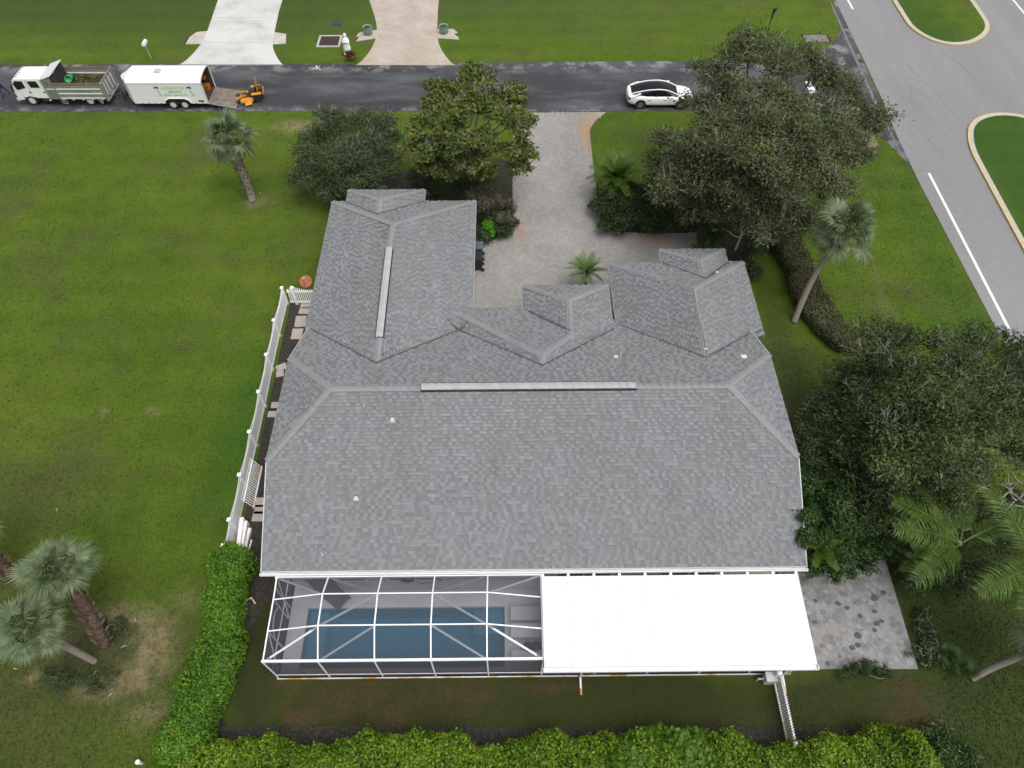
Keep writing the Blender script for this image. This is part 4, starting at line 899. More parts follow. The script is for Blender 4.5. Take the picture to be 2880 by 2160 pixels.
for i in (3, 6): sm.b2((-.05, arch[i][0] - .008, arch[i][1] + .002), (L + .03, arch[i][0] + .008, arch[i][1] + .008))
sm.b2((-.08, -.02, 1.97), (L + .05, -.004, 2.0)); sm.build('roof_seam', mat('seam_pale', (.42, .43, .44)), tl)
fr = MB(); 
for i in range(k - 1): fr.bar((L + .02, *arch[i]), (L + .02, *arch[i + 1]), .06, .09)
fr.b2((L - .02, .0, .4), (L + .05, .06, 2.0)).b2((L - .02, Wd - .06, .4), (L + .05, Wd, 2.0)).build('rear_frame', RIM, tl)
INT = mat('trailer_plywood', [(.05, .028, .016), (.09, .05, .03)], 3, .8)
MB().b2((.05, .05, .38), (L, Wd - .05, .43)).build('floor', INT, tl); MB().b2((.05, Wd - .07, .43), (L - .02, Wd - .045, 1.98)).b2((.05, .042, .83), (L - .02, .06, 1.98)).b2((.06, .06, .43), (.09, Wd - .07, 1.98)).build('lining', INT, tl)
MB().b2((L - .9, Wd - .4, 1.2), (L - .4, Wd - .1, 1.4)).b2((L - .8, Wd - .6, .45), (L - .3, Wd - .1, .8)).build('stored_tool', mat('tool_orange', [(.4, .13, .03), (.5, .2, .05)], 4, .5), tl)
MB().box((2.06, 1.0, 2.33), (.42, .42, .1)).build('roof_vent', mat('vent_grey', [(.38, .39, .42), (.45, .46, .5)], 3, .5), tl, bevel=.02)
MB().b2((-.3, .6, .3), (L, .75, .42)).b2((-.3, 1.4, .3), (L, 1.55, .42)).build('chassis', BLACK, tl)
hb = MB().bar((-.3, .65, .4), (-1.5, 1.07, .42), .09, .1).bar((-.3, 1.5, .4), (-1.5, 1.07, .42), .09, .1).b2((-1.8, 1.0, .38), (-1.45, 1.14, .48)).tube([(-1.2, 1.07, .02), (-1.2, 1.07, .8)], .04, 8); hb.build('hitch', DARKMET, tl)
MB().tube([(-1.6, 1.1, .45), (-1.3, .8, .22), (-1.0, .7, .4)], .02, 6).b2((-1.1, .9, .4), (-.85, 1.25, .62)).build('battery_box', BLACK, tl)
fd_ = MB(); pts = [(2.2, .5), (2.32, .72), (2.6, .86), (3.7, .86), (3.98, .72), (4.1, .5)]
for a, b in zip(pts[:-1], pts[1:]): fd_.bar((a[0], -.04, a[1]), (b[0], -.04, b[1]), .12, .03)
fd_.build('fender', RIM, tl)
for x in (2.72, 3.56): wheel(tl, x, .06, .34, .2); wheel(tl, x, Wd - .06, .34, .2, side=1)
MB().b2((2.2, .1, .5), (4.1, .3, .82)).build('wheel_well', BLACK, tl)
ck = MB()
for x in (.5, .95, 1.4, 1.85, 4.35, 4.8): ck.b2((x, -.012, .42), (x + .1, -.001, .46))
ck.build('marker_lamp', DARKMET, tl); MB().b2((4.62, -.008, .56), (5.02, -.001, .68)).build('badge', BLACK, tl)
rp = MB().hexa([(L + .05, .02, .36), (L + 1.85, .0, .0), (L + 1.85, Wd + .05, .0), (L + .05, Wd - .02, .36), (L + .05, .02, .42), (L + 1.85, .0, .05), (L + 1.85, Wd + .05, .05), (L + .05, Wd - .02, .42)])
rp.build('ramp_door', mat('ramp_deck', [(.12, .09, .08), (.17, .14, .125), (.22, .19, .17)], 3, .85), tl)
MB().bar((L + .05, .02, .43), (L + .05, Wd - .02, .43), .07).bar((L + 1.86, .0, .05), (L + 1.86, Wd + .05, .05), .05).bar((L + .05, .0, .41), (L + 1.86, -.02, .04), .04).build('ramp_frame', ALU, tl)
def text(body, x0, x1, z0, z1, y, m, parent, name='lettering', off=.0):
    cu = bpy.data.curves.new('t', 'FONT'); cu.body = body; cu.extrude = .003; cu.offset = off; cu.resolution_u = 2
    ob = bpy.data.objects.new('t', cu); COL.objects.link(ob); bpy.context.view_layer.update()
    me = bpy.data.meshes.new_from_object(ob.evaluated_get(bpy.context.evaluated_depsgraph_get())); bpy.data.objects.remove(ob)
    co = np.empty(len(me.vertices) * 3); me.vertices.foreach_get('co', co); co = co.reshape(-1, 3); mn, mx_ = co.min(0), co.max(0)
    out = np.empty_like(co); out[:, 0] = x0 + (co[:, 0] - mn[0]) / (mx_[0] - mn[0]) * (x1 - x0); out[:, 2] = z0 + (co[:, 1] - mn[1]) / (mx_[1] - mn[1]) * (z1 - z0); out[:, 1] = y - co[:, 2]
    me.vertices.foreach_set('co', out.ravel()); me.update(); me.name = name; me.materials.clear(); return link(name, me, m, parent)
text('LANDSCAPE & TREE', 2.29, 3.94, 1.53, 1.75, -.006, LIMEP, tl, off=.022); text('SERVICE', 2.73, 3.65, 1.27, 1.43, -.006, mat('print_mid', [(.2, .42, .16), (.26, .48, .22)], 3, .6), tl, off=.022); text('(772) 634-2132', 2.34, 4.01, .96, 1.17, -.006, MATS['print_mid'], tl, off=.022)
for x in (1.98, 4.28):
    pm = MB()
    for k in range(9):
        a = R(-20 + k * 27.5); dx, dz = math.cos(a), math.sin(a); q = Vector((dx * .22, 0, dz * .12 - .05 * abs(dx)))
        pm.add([(x - .02, -.006, 1.66), (x + q.x * .5 - dz * .05, -.006, 1.66 + q.z * .5 + .05), (x + q.x, -.006, 1.66 + q.z), (x + q.x * .5 + dz * .02, -.006, 1.66 + q.z * .5 - .03)], [(0, 1, 2, 3)])
    pm.build('palm_print', GREENP, tl); MB().add([(x - .02, -.005, 1.66), (x + .01, -.005, 1.66), (x + .14, -.005, 1.05), (x + .1, -.005, 1.05)], [(0, 1, 2, 3)]).b2((x - .1, -.005, 1.02), (x + .3, -.001, 1.035)).build('trunk_print', mat('print_dark', (.05, .07, .04)), tl)
# mower
mw = thing('zero_turn_mower', 'orange and black zero turn mower parked behind the trailer ramp', 'mower', (-19.15, 47.75, .012), R(14))
OR = mat('mower_orange', [(.5, .2, .01), (.6, .28, .02)], 3, .45)
MB().prism([(-.75, -.72), (-.3, -.82), (.15, -.72), (.2, .5), (-.1, .68), (-.65, .6)], .13, .3).build('mower_deck', OR, mw, bevel=.03)
MB().b2((-.1, -.32, .3), (.75, .32, .5)).build('frame', BLACK, mw)
for y in (-.5, .5): wheel(mw, .48, y, .28, .24, BLACK, -1 if y < 0 else 1)
for y in (-.42, .42):
    wheel(mw, -.95, y, .14, .12, BLACK, -1 if y < 0 else 1, 'caster'); MB().bar((-.95, y - .09, .15), (-.95, y - .09, .42), .05).bar((-.95, y, .42), (-.3, y * .6, .46), .08).b2((-1.0, y - .11, .4), (-.9, y + .05, .44)).build('caster_fork', OR, mw)
MB().b2((-.02, -.24, .52), (.4, .24, .64)).build('seat', BLACK, mw, bevel=.04); MB().hexa([(.34, -.24, .6), (.42, -.24, .6), (.42, .24, .6), (.34, .24, .6), (.46, -.22, 1.0), (.53, -.22, 1.0), (.53, .22, 1.0), (.46, .22, 1.0)]).build('seat_back', BLACK, mw, bevel=.03)
MB().b2((.5, -.26, .45), (.95, .26, .82)).build('engine', mat('engine_black', [(.02, .02, .02), (.05, .05, .05)], 8, .5), mw, bevel=.04)
for y in (-.62, .4): MB().b2((.1, y, .55), (.85, y + .22, .68)).build('side_tank', OR, mw, bevel=.05)
MB().b2((.93, -.45, .4), (1.0, .45, .62)).build('rear_guard', OR, mw, bevel=.02)
MB().tube([(.6, -.42, .5), (.62, -.42, 1.35), (.62, .42, 1.35), (.6, .42, .5)], .028, 8).build('roll_bar', OR, mw); MB().tube([(-.1, -.3, .5), (-.25, -.28, .85), (-.3, -.05, .88)], .018, 6).tube([(-.1, .3, .5), (-.25, .28, .85), (-.3, .05, .88)], .018, 6).build('control_lever', BLACK, mw)
MB().b2((-.6, -.25, .3), (-.1, .25, .36)).build('foot_plate', DARKMET, mw); MB().hexa([(-.45, -1.05, .14), (.05, -1.0, .14), (.05, -.74, .14), (-.45, -.78, .14), (-.42, -.98, .2), (.02, -.95, .2), (.02, -.74, .28), (-.42, -.78, .28)]).build('discharge_chute', OR, mw)
# white sedan
cr = thing('white_sedan', 'white fastback sedan with dark glass roof parked under oak', 'car', (8.3, 46.38, .012))
CW = mat('car_white', [(.78, .79, .8), (.82, .82, .82)], .6, .18, spec=.6)
Wc = .93; cy = .93
stn = [(.0, .62, .42, .78), (.1, .8, .3, .93), (.4, .9, .24, .98), (.9, .93, .22, .95), (1.6, .93, .2, .93), (2.4, .93, .2, .92), (3.1, .93, .2, .92), (3.7, .92, .21, .9), (4.2, .9, .24, .84), (4.6, .82, .28, .74), (4.8, .66, .36, .62)]
b = MB(); ring = 12
for x, w, z0, z1 in stn:
    zm = (z0 + z1) / 2
    for y, z in ((-w * .8, z0), (-w, z0 + .12), (-w * 1.0, zm), (-w * .97, z1 - .1), (-w * .86, z1), (-w * .4, z1 + .03), (w * .4, z1 + .03), (w * .86, z1), (w * .97, z1 - .1), (w, zm), (w, z0 + .12), (w * .8, z0)): b.v.append((x, cy + y, z))
for i in range(len(stn) - 1):
    for j in range(ring): b.f.append((i * ring + j, i * ring + (j + 1) % ring, (i + 1) * ring + (j + 1) % ring, (i + 1) * ring + j))
b.f += [tuple(range(ring))[::-1], tuple((len(stn) - 1) * ring + j for j in range(ring))]
o = b.build('body', CW, cr, True); o.modifiers.new('s', 'SUBSURF').levels = 2; o.modifiers['s'].render_levels = 2
gs = [(.28, .62, .97, .02), (.8, .7, .93, .28), (1.4, .72, .92, .44), (2.0, .72, .91, .5), (2.5, .71, .91, .49), (3.0, .72, .91, .36), (3.65, .74, .9, .0)]
b = MB()
for x, w, z, h in gs:
    for y, zz in ((-w * 1.1, z - .04), (-w * .82, z + h * .85), (-w * .5, z + h), (0, z + h * 1.04), (w * .5, z + h), (w * .82, z + h * .85), (w * 1.1, z - .04)): b.v.append((x, cy + y, zz))
for i in range(len(gs) - 1):
    for j in range(6): b.f.append((i * 7 + j, i * 7 + j + 1, (i + 1) * 7 + j + 1, (i + 1) * 7 + j))
CGL = mat('car_glass', [(.004, .005, .007), (.01, .012, .016)], 2, .08, spec=.3)
o = b.build('glasshouse', CGL, cr, True); o.modifiers.new('s', 'SUBSURF').levels = 2; o.modifiers['s'].render_levels = 2
for s in (-1, 1):
    pts = [(x, cy + s * w * (.86 - .02), z + h * .86 + .005) for x, w, z, h in gs]; MB().tube(smooth_line(pts, 2), [.05] * len(smooth_line(pts, 2)), 6).build('roof_rail', CW, cr, True)
    MB().bar((2.02, cy + s * .84, .9), (2.1, cy + s * .64, 1.36), .05, .04).build('door_pillar', BLACK, cr)
    MB().bar((.3, cy + s * .8, .86), (.9, cy + s * .75, 1.14), .16, .05).build('rear_pillar', CW, cr)
    for x in (1.45, 2.55): MB().b2((x, cy + s * .935 - .01, .72), (x + .22, cy + s * .935 + .01, .75)).build('door_handle', mat('chrome', (.5, .5, .5), rough=.2, metal=.8), cr)
    MB().box((3.1, cy + s * 1.02, .98), (.16, .2, .12)).build('mirror', CW, cr, bevel=.03)
    MB().b2((.03, cy + s * .62 - .2, .74), (.2, cy + s * .62 + .2, .84)).build('tail_light', mat('tail_red', (.12, .01, .01), rough=.2), cr)
    for x in (.95, 3.85): wheel(cr, x, cy + s * .82, .34, .24, mat('alloy_grey', [(.12, .12, .125), (.2, .2, .2)], 4, .35), s); MB().lathe([(.395, 0), (.395, .02), (.3, .02)], 24, (x, cy + s * .925, .36), Matrix.Rotation(R(90), 3, 'X')).build('wheel_arch', BLACK, cr)
MB().b2((.2, .2, .18), (4.6, 1.66, .3)).build('underbody', BLACK, cr)
# person walking at the left picture edge
def person(loc, rz):
    root = thing('person', 'person in dark blue jeans and pale shirt walking past the truck', 'person', loc, rz)
    J = {'pel': ((0, 0, .95), .15), 'ch': ((0, -.02, 1.25), .16), 'sh': ((0, -.01, 1.42), .13), 'nk': ((0, -.02, 1.52), .055), 'hd': ((0, -.04, 1.62), .09), 'hd2': ((0, -.04, 1.73), .085),
         'hl': ((.1, 0, .9), .095), 'kl': ((.12, -.2, .52), .065), 'al': ((.12, -.12, .1), .045), 'fl': ((.13, -.3, .05), .04), 'hr': ((-.1, 0, .9), .095), 'kr': ((-.12, .1, .5), .065), 'ar': ((-.12, .32, .12), .045), 'fr': ((-.13, .2, .05), .04),
         'sl': ((.2, -.01, 1.4), .065), 'el': ((.28, .12, 1.14), .045), 'wl': ((.28, -.04, .95), .034), 'sr': ((-.2, -.01, 1.4), .065), 'er': ((-.28, -.1, 1.14), .045), 'wr': ((-.26, -.3, 1.02), .034)}
    for s, w in (('l', 'wl'), ('r', 'wr')):
        p = Vector(J[w][0]); J['h' + s + 'p'] = ((p.x, p.y - .03, p.z - .08), .03)
        for k in range(4): J['f%s%d' % (s, k)] = ((p.x + (k - 1.5) * .012, p.y - .05 + (k - 1.5) * .018, p.z - .17 + .01 * abs(k - 1)), .009)
        J['t' + s] = ((p.x, p.y - .09, p.z - .08), .01)
    E_ = [('pel', 'ch'), ('ch', 'sh'), ('sh', 'nk'), ('nk', 'hd'), ('hd', 'hd2'), ('pel', 'hl'), ('hl', 'kl'), ('kl', 'al'), ('al', 'fl'), ('pel', 'hr'), ('hr', 'kr'), ('kr', 'ar'), ('ar', 'fr'), ('sh', 'sl'), ('sl', 'el'), ('el', 'wl'), ('sh', 'sr'), ('sr', 'er'), ('er', 'wr'), ('wl', 'hlp'), ('wr', 'hrp')]
    for s in 'lr': E_ += [('h%sp' % s, 'f%s%d' % (s, k)) for k in range(4)] + [('w' + s, 't' + s)]
    keys = list(J); me = bpy.data.meshes.new('body'); me.from_pydata([J[k][0] for k in keys], [(keys.index(a), keys.index(b)) for a, b in E_], [])
    t = NT('person_colours'); tc = t.n('TexCoord'); sp = t.n('SeparateXYZ'); t.set(sp.inputs[0], tc.outputs['Object']); z = sp.outputs[2]
    ax = t.math('ABSOLUTE', sp.outputs[0])
    c = t.mix(t.math('GREATER_THAN', z, .11), (.02, .017, .015), (.03, .045, .085)); c = t.mix(t.math('GREATER_THAN', z, .96), c, (.5, .5, .5))
    c = t.mix(t.math('MULTIPLY', t.math('GREATER_THAN', ax, .225), t.math('LESS_THAN', z, 1.24)), c, (.45, .2, .13)); c = t.mix(t.math('GREATER_THAN', z, 1.49), c, (.45, .22, .15)); t.bsdf(c, .8)
    o = link('body', me, t.m, root); sk = o.modifiers.new('skin', 'SKIN'); 
    for i, k in enumerate(keys): o.data.skin_vertices[0].data[i].radius = (J[k][1], J[k][1]); o.data.skin_vertices[0].data[i].use_root = (k == 'pel')
    sk.use_smooth_shade = True; o.modifiers.new('sub', 'SUBSURF').render_levels = 2
    MB().lathe([(.02, 1.82), (.07, 1.815), (.105, 1.76), (.108, 1.7), (.1, 1.69), (.02, 1.69)], 16, (0, -.02, 0)).build('cap', mat('cap_cloth', (.15, .05, .04)), root, True)
    MB().b2((-.06, -.24, 1.7), (.06, -.1, 1.715)).build('cap_brim', MATS['cap_cloth'], root)
    f = MB().b2((-.012, -.145, 1.6), (.012, -.11, 1.65)); f.build('nose', mat('skin', (.45, .22, .15)), root)
    for s in (-1, 1): MB().box((s * .035, -.122, 1.665), (.022, .012, .012)).build('eye', BLACK, root); MB().box((s * .095, -.03, 1.64), (.02, .035, .06)).build('ear', MATS['skin'], root, bevel=.005)
    MB().box((0, -.122, 1.575), (.045, .012, .008)).build('mouth', mat('lip', (.25, .08, .07)), root)
person((-37.35, 48.1, .012), R(-60))
# ---------------------------------------------------------------- plants
def unit(a): return a / (np.linalg.norm(a, axis=-1, keepdims=True) + 1e-9)
def leaf_quads(C, N, l, w):
    n = len(C); T = unit(np.cross(N, rng.normal(size=(n, 3)))); B = np.cross(N, T)
    l = (l * rng.uniform(.7, 1.3, n))[:, None]; w = (w * rng.uniform(.7, 1.3, n))[:, None]
    k = N * l * .18
    return np.stack([C - T * l - k, C + B * w, C + T * l - k, C - B * w], 1)
def clump_leaves(centres, radii, n_per, l, w, up=.5, squash=.75):
    Cs, Ns = [], []
    for c, r in zip(centres, radii):
        n = int(n_per * (r ** 2)); d = unit(rng.normal(size=(n, 3))); d[:, 2] = np.where(d[:, 2] < -.25, -d[:, 2] * .6, d[:, 2]); d = unit(d)
        rr = r * np.abs(rng.normal(.62, .3, n))
        Cs.append(np.array(c) + d * rr[:, None] * np.array([1, 1, squash])); Ns.append(unit(d * .6 + rng.normal(size=(n, 3)) * .55 + np.array([0, 0, up])))
    C = np.concatenate(Cs); N = np.concatenate(Ns); m = C[:, 2] > .02
    return leaf_quads(C[m], N[m], l, w)
BARK = mat('grey_bark', [(.12, .105, .085), (.22, .2, .17)], 3, .9, bump=.5); TWIG = mat('pale_twig', [(.2, .18, .15), (.34, .32, .28)], 4, .9)
def curve3(a, b, sag, n=5):
    a, b = Vector(a), Vector(b); m = (a + b) / 2 + Vector(sag); return [a * (1 - t) ** 2 + m * 2 * t * (1 - t) + b * t * t for t in [i / n for i in range(n + 1)]]
def tree(name, label, cat, base, lobes, leafm, l, w, n_per, trunk_r, fork, sub=7, sub_r=.5, twigs=0, twig_r=.012, bark=None, twigm=None, group=None, up=.5, limb=True, dark=None):
    base = Vector((base[0], base[1], 0)); o = thing(name, label, cat, base, 0, group)
    cs, rs = [], []
    LC = [(at(px, py, z) - base, r) for px, py, z, r in lobes]
    for c, r in LC:
        for k in range(sub):
            d = Vector(unit(rng.normal(size=3))); d.z = abs(d.z) * .8 - .15
            cs.append(c + d * r * rng.uniform(.3, 1.12)); rs.append(r * sub_r * rng.uniform(.6, 1.35))
    Q = clump_leaves([tuple(c) for c in cs], rs, n_per, l, w, up)
    link('crown', quads_mesh('crown', Q), leafm, o)
    tr_ = MB(); f = Vector((rng.normal() * .1, rng.normal() * .1, fork))
    if trunk_r: tr_.tube(curve3((0, 0, -.05), f, (trunk_r * .6, 0, 0), 4), [trunk_r * q for q in (1.25, 1, .92, .88, .85)], 10)
    if limb:
        for c, r in LC:
            a = f * rng.uniform(.75, 1) if trunk_r else Vector((rng.normal() * .1, rng.normal() * .1, 0))
            n = 5; P = curve3(a, c + Vector((0, 0, r * .2)), (rng.normal() * .3, rng.normal() * .3, (c - a).length * .12), n); r0 = max(.03, trunk_r * .45)
            P = [P[0]] + [q + Vector(rng.normal(size=3)) * .06 * (c - a).length / 3 for q in P[1:-1]] + [P[-1]]
            tr_.tube(P, [r0 * (1 - .8 * i / n) for i in range(n + 1)], 6)
    if tr_.v: tr_.build('trunk', bark or BARK, o, True)
    if twigs:
        tw = MB()
        for _ in range(twigs):
            i = rng.integers(len(cs)); c, r = cs[i], rs[i]; d = Vector(unit(rng.normal(size=3))); d.z = abs(d.z); e = c + d * r * rng.uniform(.8, 1.15)
            P = curve3(c - d * r * .3 + Vector(rng.normal(size=3)) * .1, e, rng.normal(size=3) * .18 * r, 3); tw.tube(P, [twig_r, twig_r * .9, twig_r * .7, twig_r * .4], 3, False)
            for _k in range(2):
                q = P[2]; tw.tube([q, q + Vector(unit(rng.normal(size=3) + np.array(d) * 1.2)) * r * .4], [twig_r * .7, twig_r * .3], 3, False)
        tw.build('twigs', twigm or TWIG, o)['kind'] = 'stuff'
    return o
OAKL = leafmat('oak_leaf', [(.03, .038, .017), (.072, .09, .038), (.122, .145, .062), (.2, .218, .115)], .5, .55)
MAGL = leafmat('magnolia_leaf', [(.045, .07, .018), (.075, .115, .024), (.11, .15, .03), (.16, .185, .042), (.3, .26, .05)], .6, 1.3)
SHRL = leafmat('shrub_leaf', [(.036, .058, .024), (.06, .095, .036), (.1, .135, .055)], .5, .9)
DKL = leafmat('dark_leaf', [(.026, .042, .015), (.042, .07, .022), (.068, .1, .034)], .5, 1.2)
FICL = leafmat('ficus_leaf', [(.02, .045, .01), (.034, .08, .016), (.058, .115, .026)], .55, 1.2)
LIMEL = leafmat('lime_leaf', [(.05, .2, .01), (.09, .32, .02), (.14, .4, .03)], .6, 2)
OLIVL = leafmat('olive_leaf', [(.045, .05, .025), (.075, .08, .04), (.1, .1, .055)], .6, 1.5)
YELL = leafmat('yellow_leaf', [(.2, .16, .02), (.4, .28, .03)], .6, 2)
random.seed(11)
oak1 = tree('oak_tree', 'broad grey green oak tree overhanging the street corner', 'tree', (14.6, 36.0),
     [(1990, 205, 7, 1.1), (2105, 160, 8, 1.6), (2190, 200, 8, 1.3), (2300, 190, 7.4, 1.4), (2370, 250, 6.8, 1.3), (2420, 350, 6, 1.4), (1975, 310, 6.8, 1.2), (1890, 425, 5.6, 1.2), (1990, 390, 7.6, 1.6), (2100, 330, 8.4, 1.5), (2200, 400, 8.4, 1.5), (2310, 400, 7.6, 1.5), (2400, 450, 5.6, 1.3), (1930, 500, 5.6, 1.5), (2050, 520, 6.4, 1.6), (2170, 520, 6.6, 1.6), (2300, 510, 5.8, 1.4), (2130, 610, 4.6, 1.4), (2230, 600, 4.6, 1.3), (2050, 260, 7.8, 1.2), (2230, 300, 8, 1.1), (1860, 470, 4.6, 1.1), (2350, 540, 4.6, 1.1), (2000, 600, 4, 1.2), (2040, 300, 7, 1.1), (2292, 285, 7.2, .6), (2130, 440, 8.6, 1.3), (2160, 480, 7.6, 1.2), (2080, 420, 8.4, 1.2), (2170, 360, 8.8, 1.1), (2060, 460, 7.4, 1.2), (2250, 460, 7.6, 1.2), (1900, 540, 4.6, 1.1), (1850, 530, 3.6, .9), (1960, 590, 3.6, 1.0), (2350, 330, 7.2, 1.0), (2360, 390, 6.8, 1.1), (2150, 260, 8.2, 1.0)],
     OAKL, .085, .042, 360, .34, 2.6, sub=13, sub_r=.6, twigs=1300, twig_r=.018)
link('yellow_leaves', quads_mesh('yellow_leaves', clump_leaves([tuple(at(2308 + dx, 318 + dy, 5.6) - oak1.location) for dx, dy in ((-8, 0), (8, 4), (0, -6))], [.3, .3, .25], 900, .09, .05)), YELL, oak1)
link('young_leaves', quads_mesh('young_leaves', clump_leaves([tuple(at(2145 + dx, 412 + dy, 9.3) - oak1.location) for dx, dy in ((-8, 0), (8, 4))], [.3, .28], 500, .09, .05)), MAGL, oak1)
tree('magnolia_tree', 'rounded magnolia with yellowing leaves and bare grey limbs beside drive', 'tree', (-2.75, 38.6),
     [(1235, 265, 6, .9), (1330, 232, 6.6, 1.0), (1420, 270, 6, .95), (1195, 345, 5.4, .95), (1285, 315, 6.8, .95), (1385, 320, 6.8, .95), (1460, 350, 5.4, .9), (1230, 425, 4.6, .95), (1320, 400, 6.2, .9), (1420, 430, 4.8, .9), (1270, 485, 3.4, .9), (1365, 480, 3.4, .85), (1478, 425, 4, .8), (1180, 410, 4.2, .8), (1340, 280, 7.2, .8), (1270, 380, 5.8, .9), (1370, 390, 6, .9), (1330, 450, 4.8, .9), (1445, 300, 5.4, .8), (1210, 300, 5.6, .8), (1455, 470, 3.4, .7), (1215, 470, 3.4, .8)],
     MAGL, .13, .056, 370, .2, 1.3, sub=16, sub_r=.54, twigs=900, twig_r=.022, twigm=mat('magnolia_twig', [(.22, .21, .19), (.34, .32, .28)], 3, .9), bark=MATS['magnolia_twig'])
tree('shrub_tree', 'fine leaved dark green tree left of the magnolia', 'tree', (-10.6, 38.0),
     [(880, 440, 2.6, 1.1), (950, 355, 3.6, 1.1), (1030, 410, 3.2, 1.1), (960, 450, 3.4, 1.2), (1075, 360, 3.2, .9), (880, 510, 1.8, 1.1), (990, 510, 2.2, 1.2), (920, 340, 3, 1.0), (1080, 460, 2.4, 1.0), (1010, 340, 3.4, .9), (940, 550, 1.3, 1.0), (1040, 480, 2.6, 1.1), (1090, 400, 2.8, .9), (900, 390, 2.9, 1.0), (1000, 430, 3.6, 1.0), (1050, 540, 1.5, .9)],
     SHRL, .08, .03, 430, .14, .8, sub=14, sub_r=.66, twigs=700, twig_r=.014)
tree('leggy_shrub', 'half bare brown twiggy shrub between garage wing and drive', 'shrub', (-1.5, 35.2), [(1375, 525, 1.7, .75), (1400, 575, 1.4, .7), (1350, 590, 1.3, .7), (1415, 620, .9, .6), (1340, 545, 1.5, .7)], OLIVL, .07, .025, 420, .05, .4, sub=7, sub_r=.5, twigs=420, twig_r=.012, twigm=mat('brown_twig', [(.1, .085, .06), (.2, .17, .13)], 3, .9))
tree('lime_shrub', 'small vivid lime green shrub at the curve of the drive', 'shrub', tuple(at(1372, 650))[:2], [(1370, 640, .75, .42), (1380, 655, .5, .35)], LIMEL, .085, .05, 1500, .03, .2, sub=8)
for i, (lb, L_) in enumerate((('dark ground cover shrubs along the bed west of drive', [(1400, 640, .4, .6), (1430, 590, .4, .5), (1360, 670, .35, .5), (1420, 655, .35, .5), (1440, 625, .3, .4), (1385, 610, .5, .6)]),
                              ('dark shrub below the magnolia near garage roof', [(1230, 520, .7, .8), (1290, 530, .7, .8), (1170, 500, .8, .8), (1200, 555, .5, .7), (1330, 515, .8, .7)]),
                              ('dark clipped shrub mass along the east side of drive', [(1700, 545, .9, .75), (1760, 545, 1.0, .8), (1820, 550, 1.2, .85), (1880, 540, 1.3, .85), (1940, 560, 1.3, .85), (1690, 580, .7, .7), (1950, 600, 1.2, .8), (1710, 600, .8, .8), (1765, 625, .8, .75), (1825, 632, .8, .75), (1885, 632, .8, .75), (1935, 630, .9, .7), (1725, 560, 1.0, .8), (1785, 580, 1.2, .9), (1850, 590, 1.3, .9), (1910, 585, 1.3, .9), (1700, 640, .5, .5), (1740, 640, .5, .5)]),
                              ('tall leafy green shrub at the corner of east wing', [(1985, 650, 1.5, .75), (1990, 700, 1.1, .65), (2015, 660, 1.4, .7), (2000, 610, 1.6, .7)]),
                              ('green shrubs between east wing and curved hedge', [(2100, 740, .7, .6), (2130, 700, .8, .6), (2145, 660, .9, .6), (2120, 770, .5, .5), (2160, 620, 1.0, .6)]))):
    b_ = at(L_[0][0], L_[0][1], 0); tree('shrub', lb, 'shrub', tuple(b_)[:2], L_, DKL if i != 3 else FICL, .075, .035, 900, .04, .3, sub=10, sub_r=.6, twigs=90, up=.6)
for lb, L_ in (('dark undergrowth beneath the feathery palm fronds', [(2560, 1625, .7, .6), (2620, 1600, .9, .7), (2700, 1640, .7, .6), (2540, 1560, .9, .6), (2660, 1570, 1.0, .7), (2760, 1600, .8, .7)]), ('low dark plants along the east edge of patio', [(2615, 1790, .3, .4), (2625, 1850, .3, .4), (2600, 1730, .3, .35)]), ('shady undergrowth below the right oak branches', [(2700, 1480, 1.0, .8), (2790, 1470, 1.0, .8), (2850, 1420, 1.0, .8), (2860, 1500, .9, .7)])):
    tree('undergrowth', lb, 'shrub', tuple(at(L_[0][0], L_[0][1]))[:2], L_, DKL, .08, .03, 600, .03, .2, sub=9, sub_r=.6, twigs=60)
tree('lime_shrub', 'bright green young shrub beside the east wing eave', 'shrub', tuple(at(2115, 750))[:2], [(2112, 738, .6, .35), (2138, 700, .7, .3)], LIMEL, .08, .045, 700, .03, .2, sub=8)
wt = tree('ornamental_tree', 'small pale trunked tree with sparse leaves beside east wing', 'tree', tuple(at(2066, 705))[:2], [(2050, 605, 2.6, .45), (2110, 620, 2.3, .5), (2080, 640, 2.2, .45), (2020, 640, 2.0, .4), (2145, 615, 2.4, .35)], SHRL, .08, .035, 500, .07, 1.2, sub=5, twigs=60, twig_r=.012, bark=mat('white_bark', [(.4, .38, .34), (.5, .48, .44)], 3, .85), twigm=MATS['white_bark'])
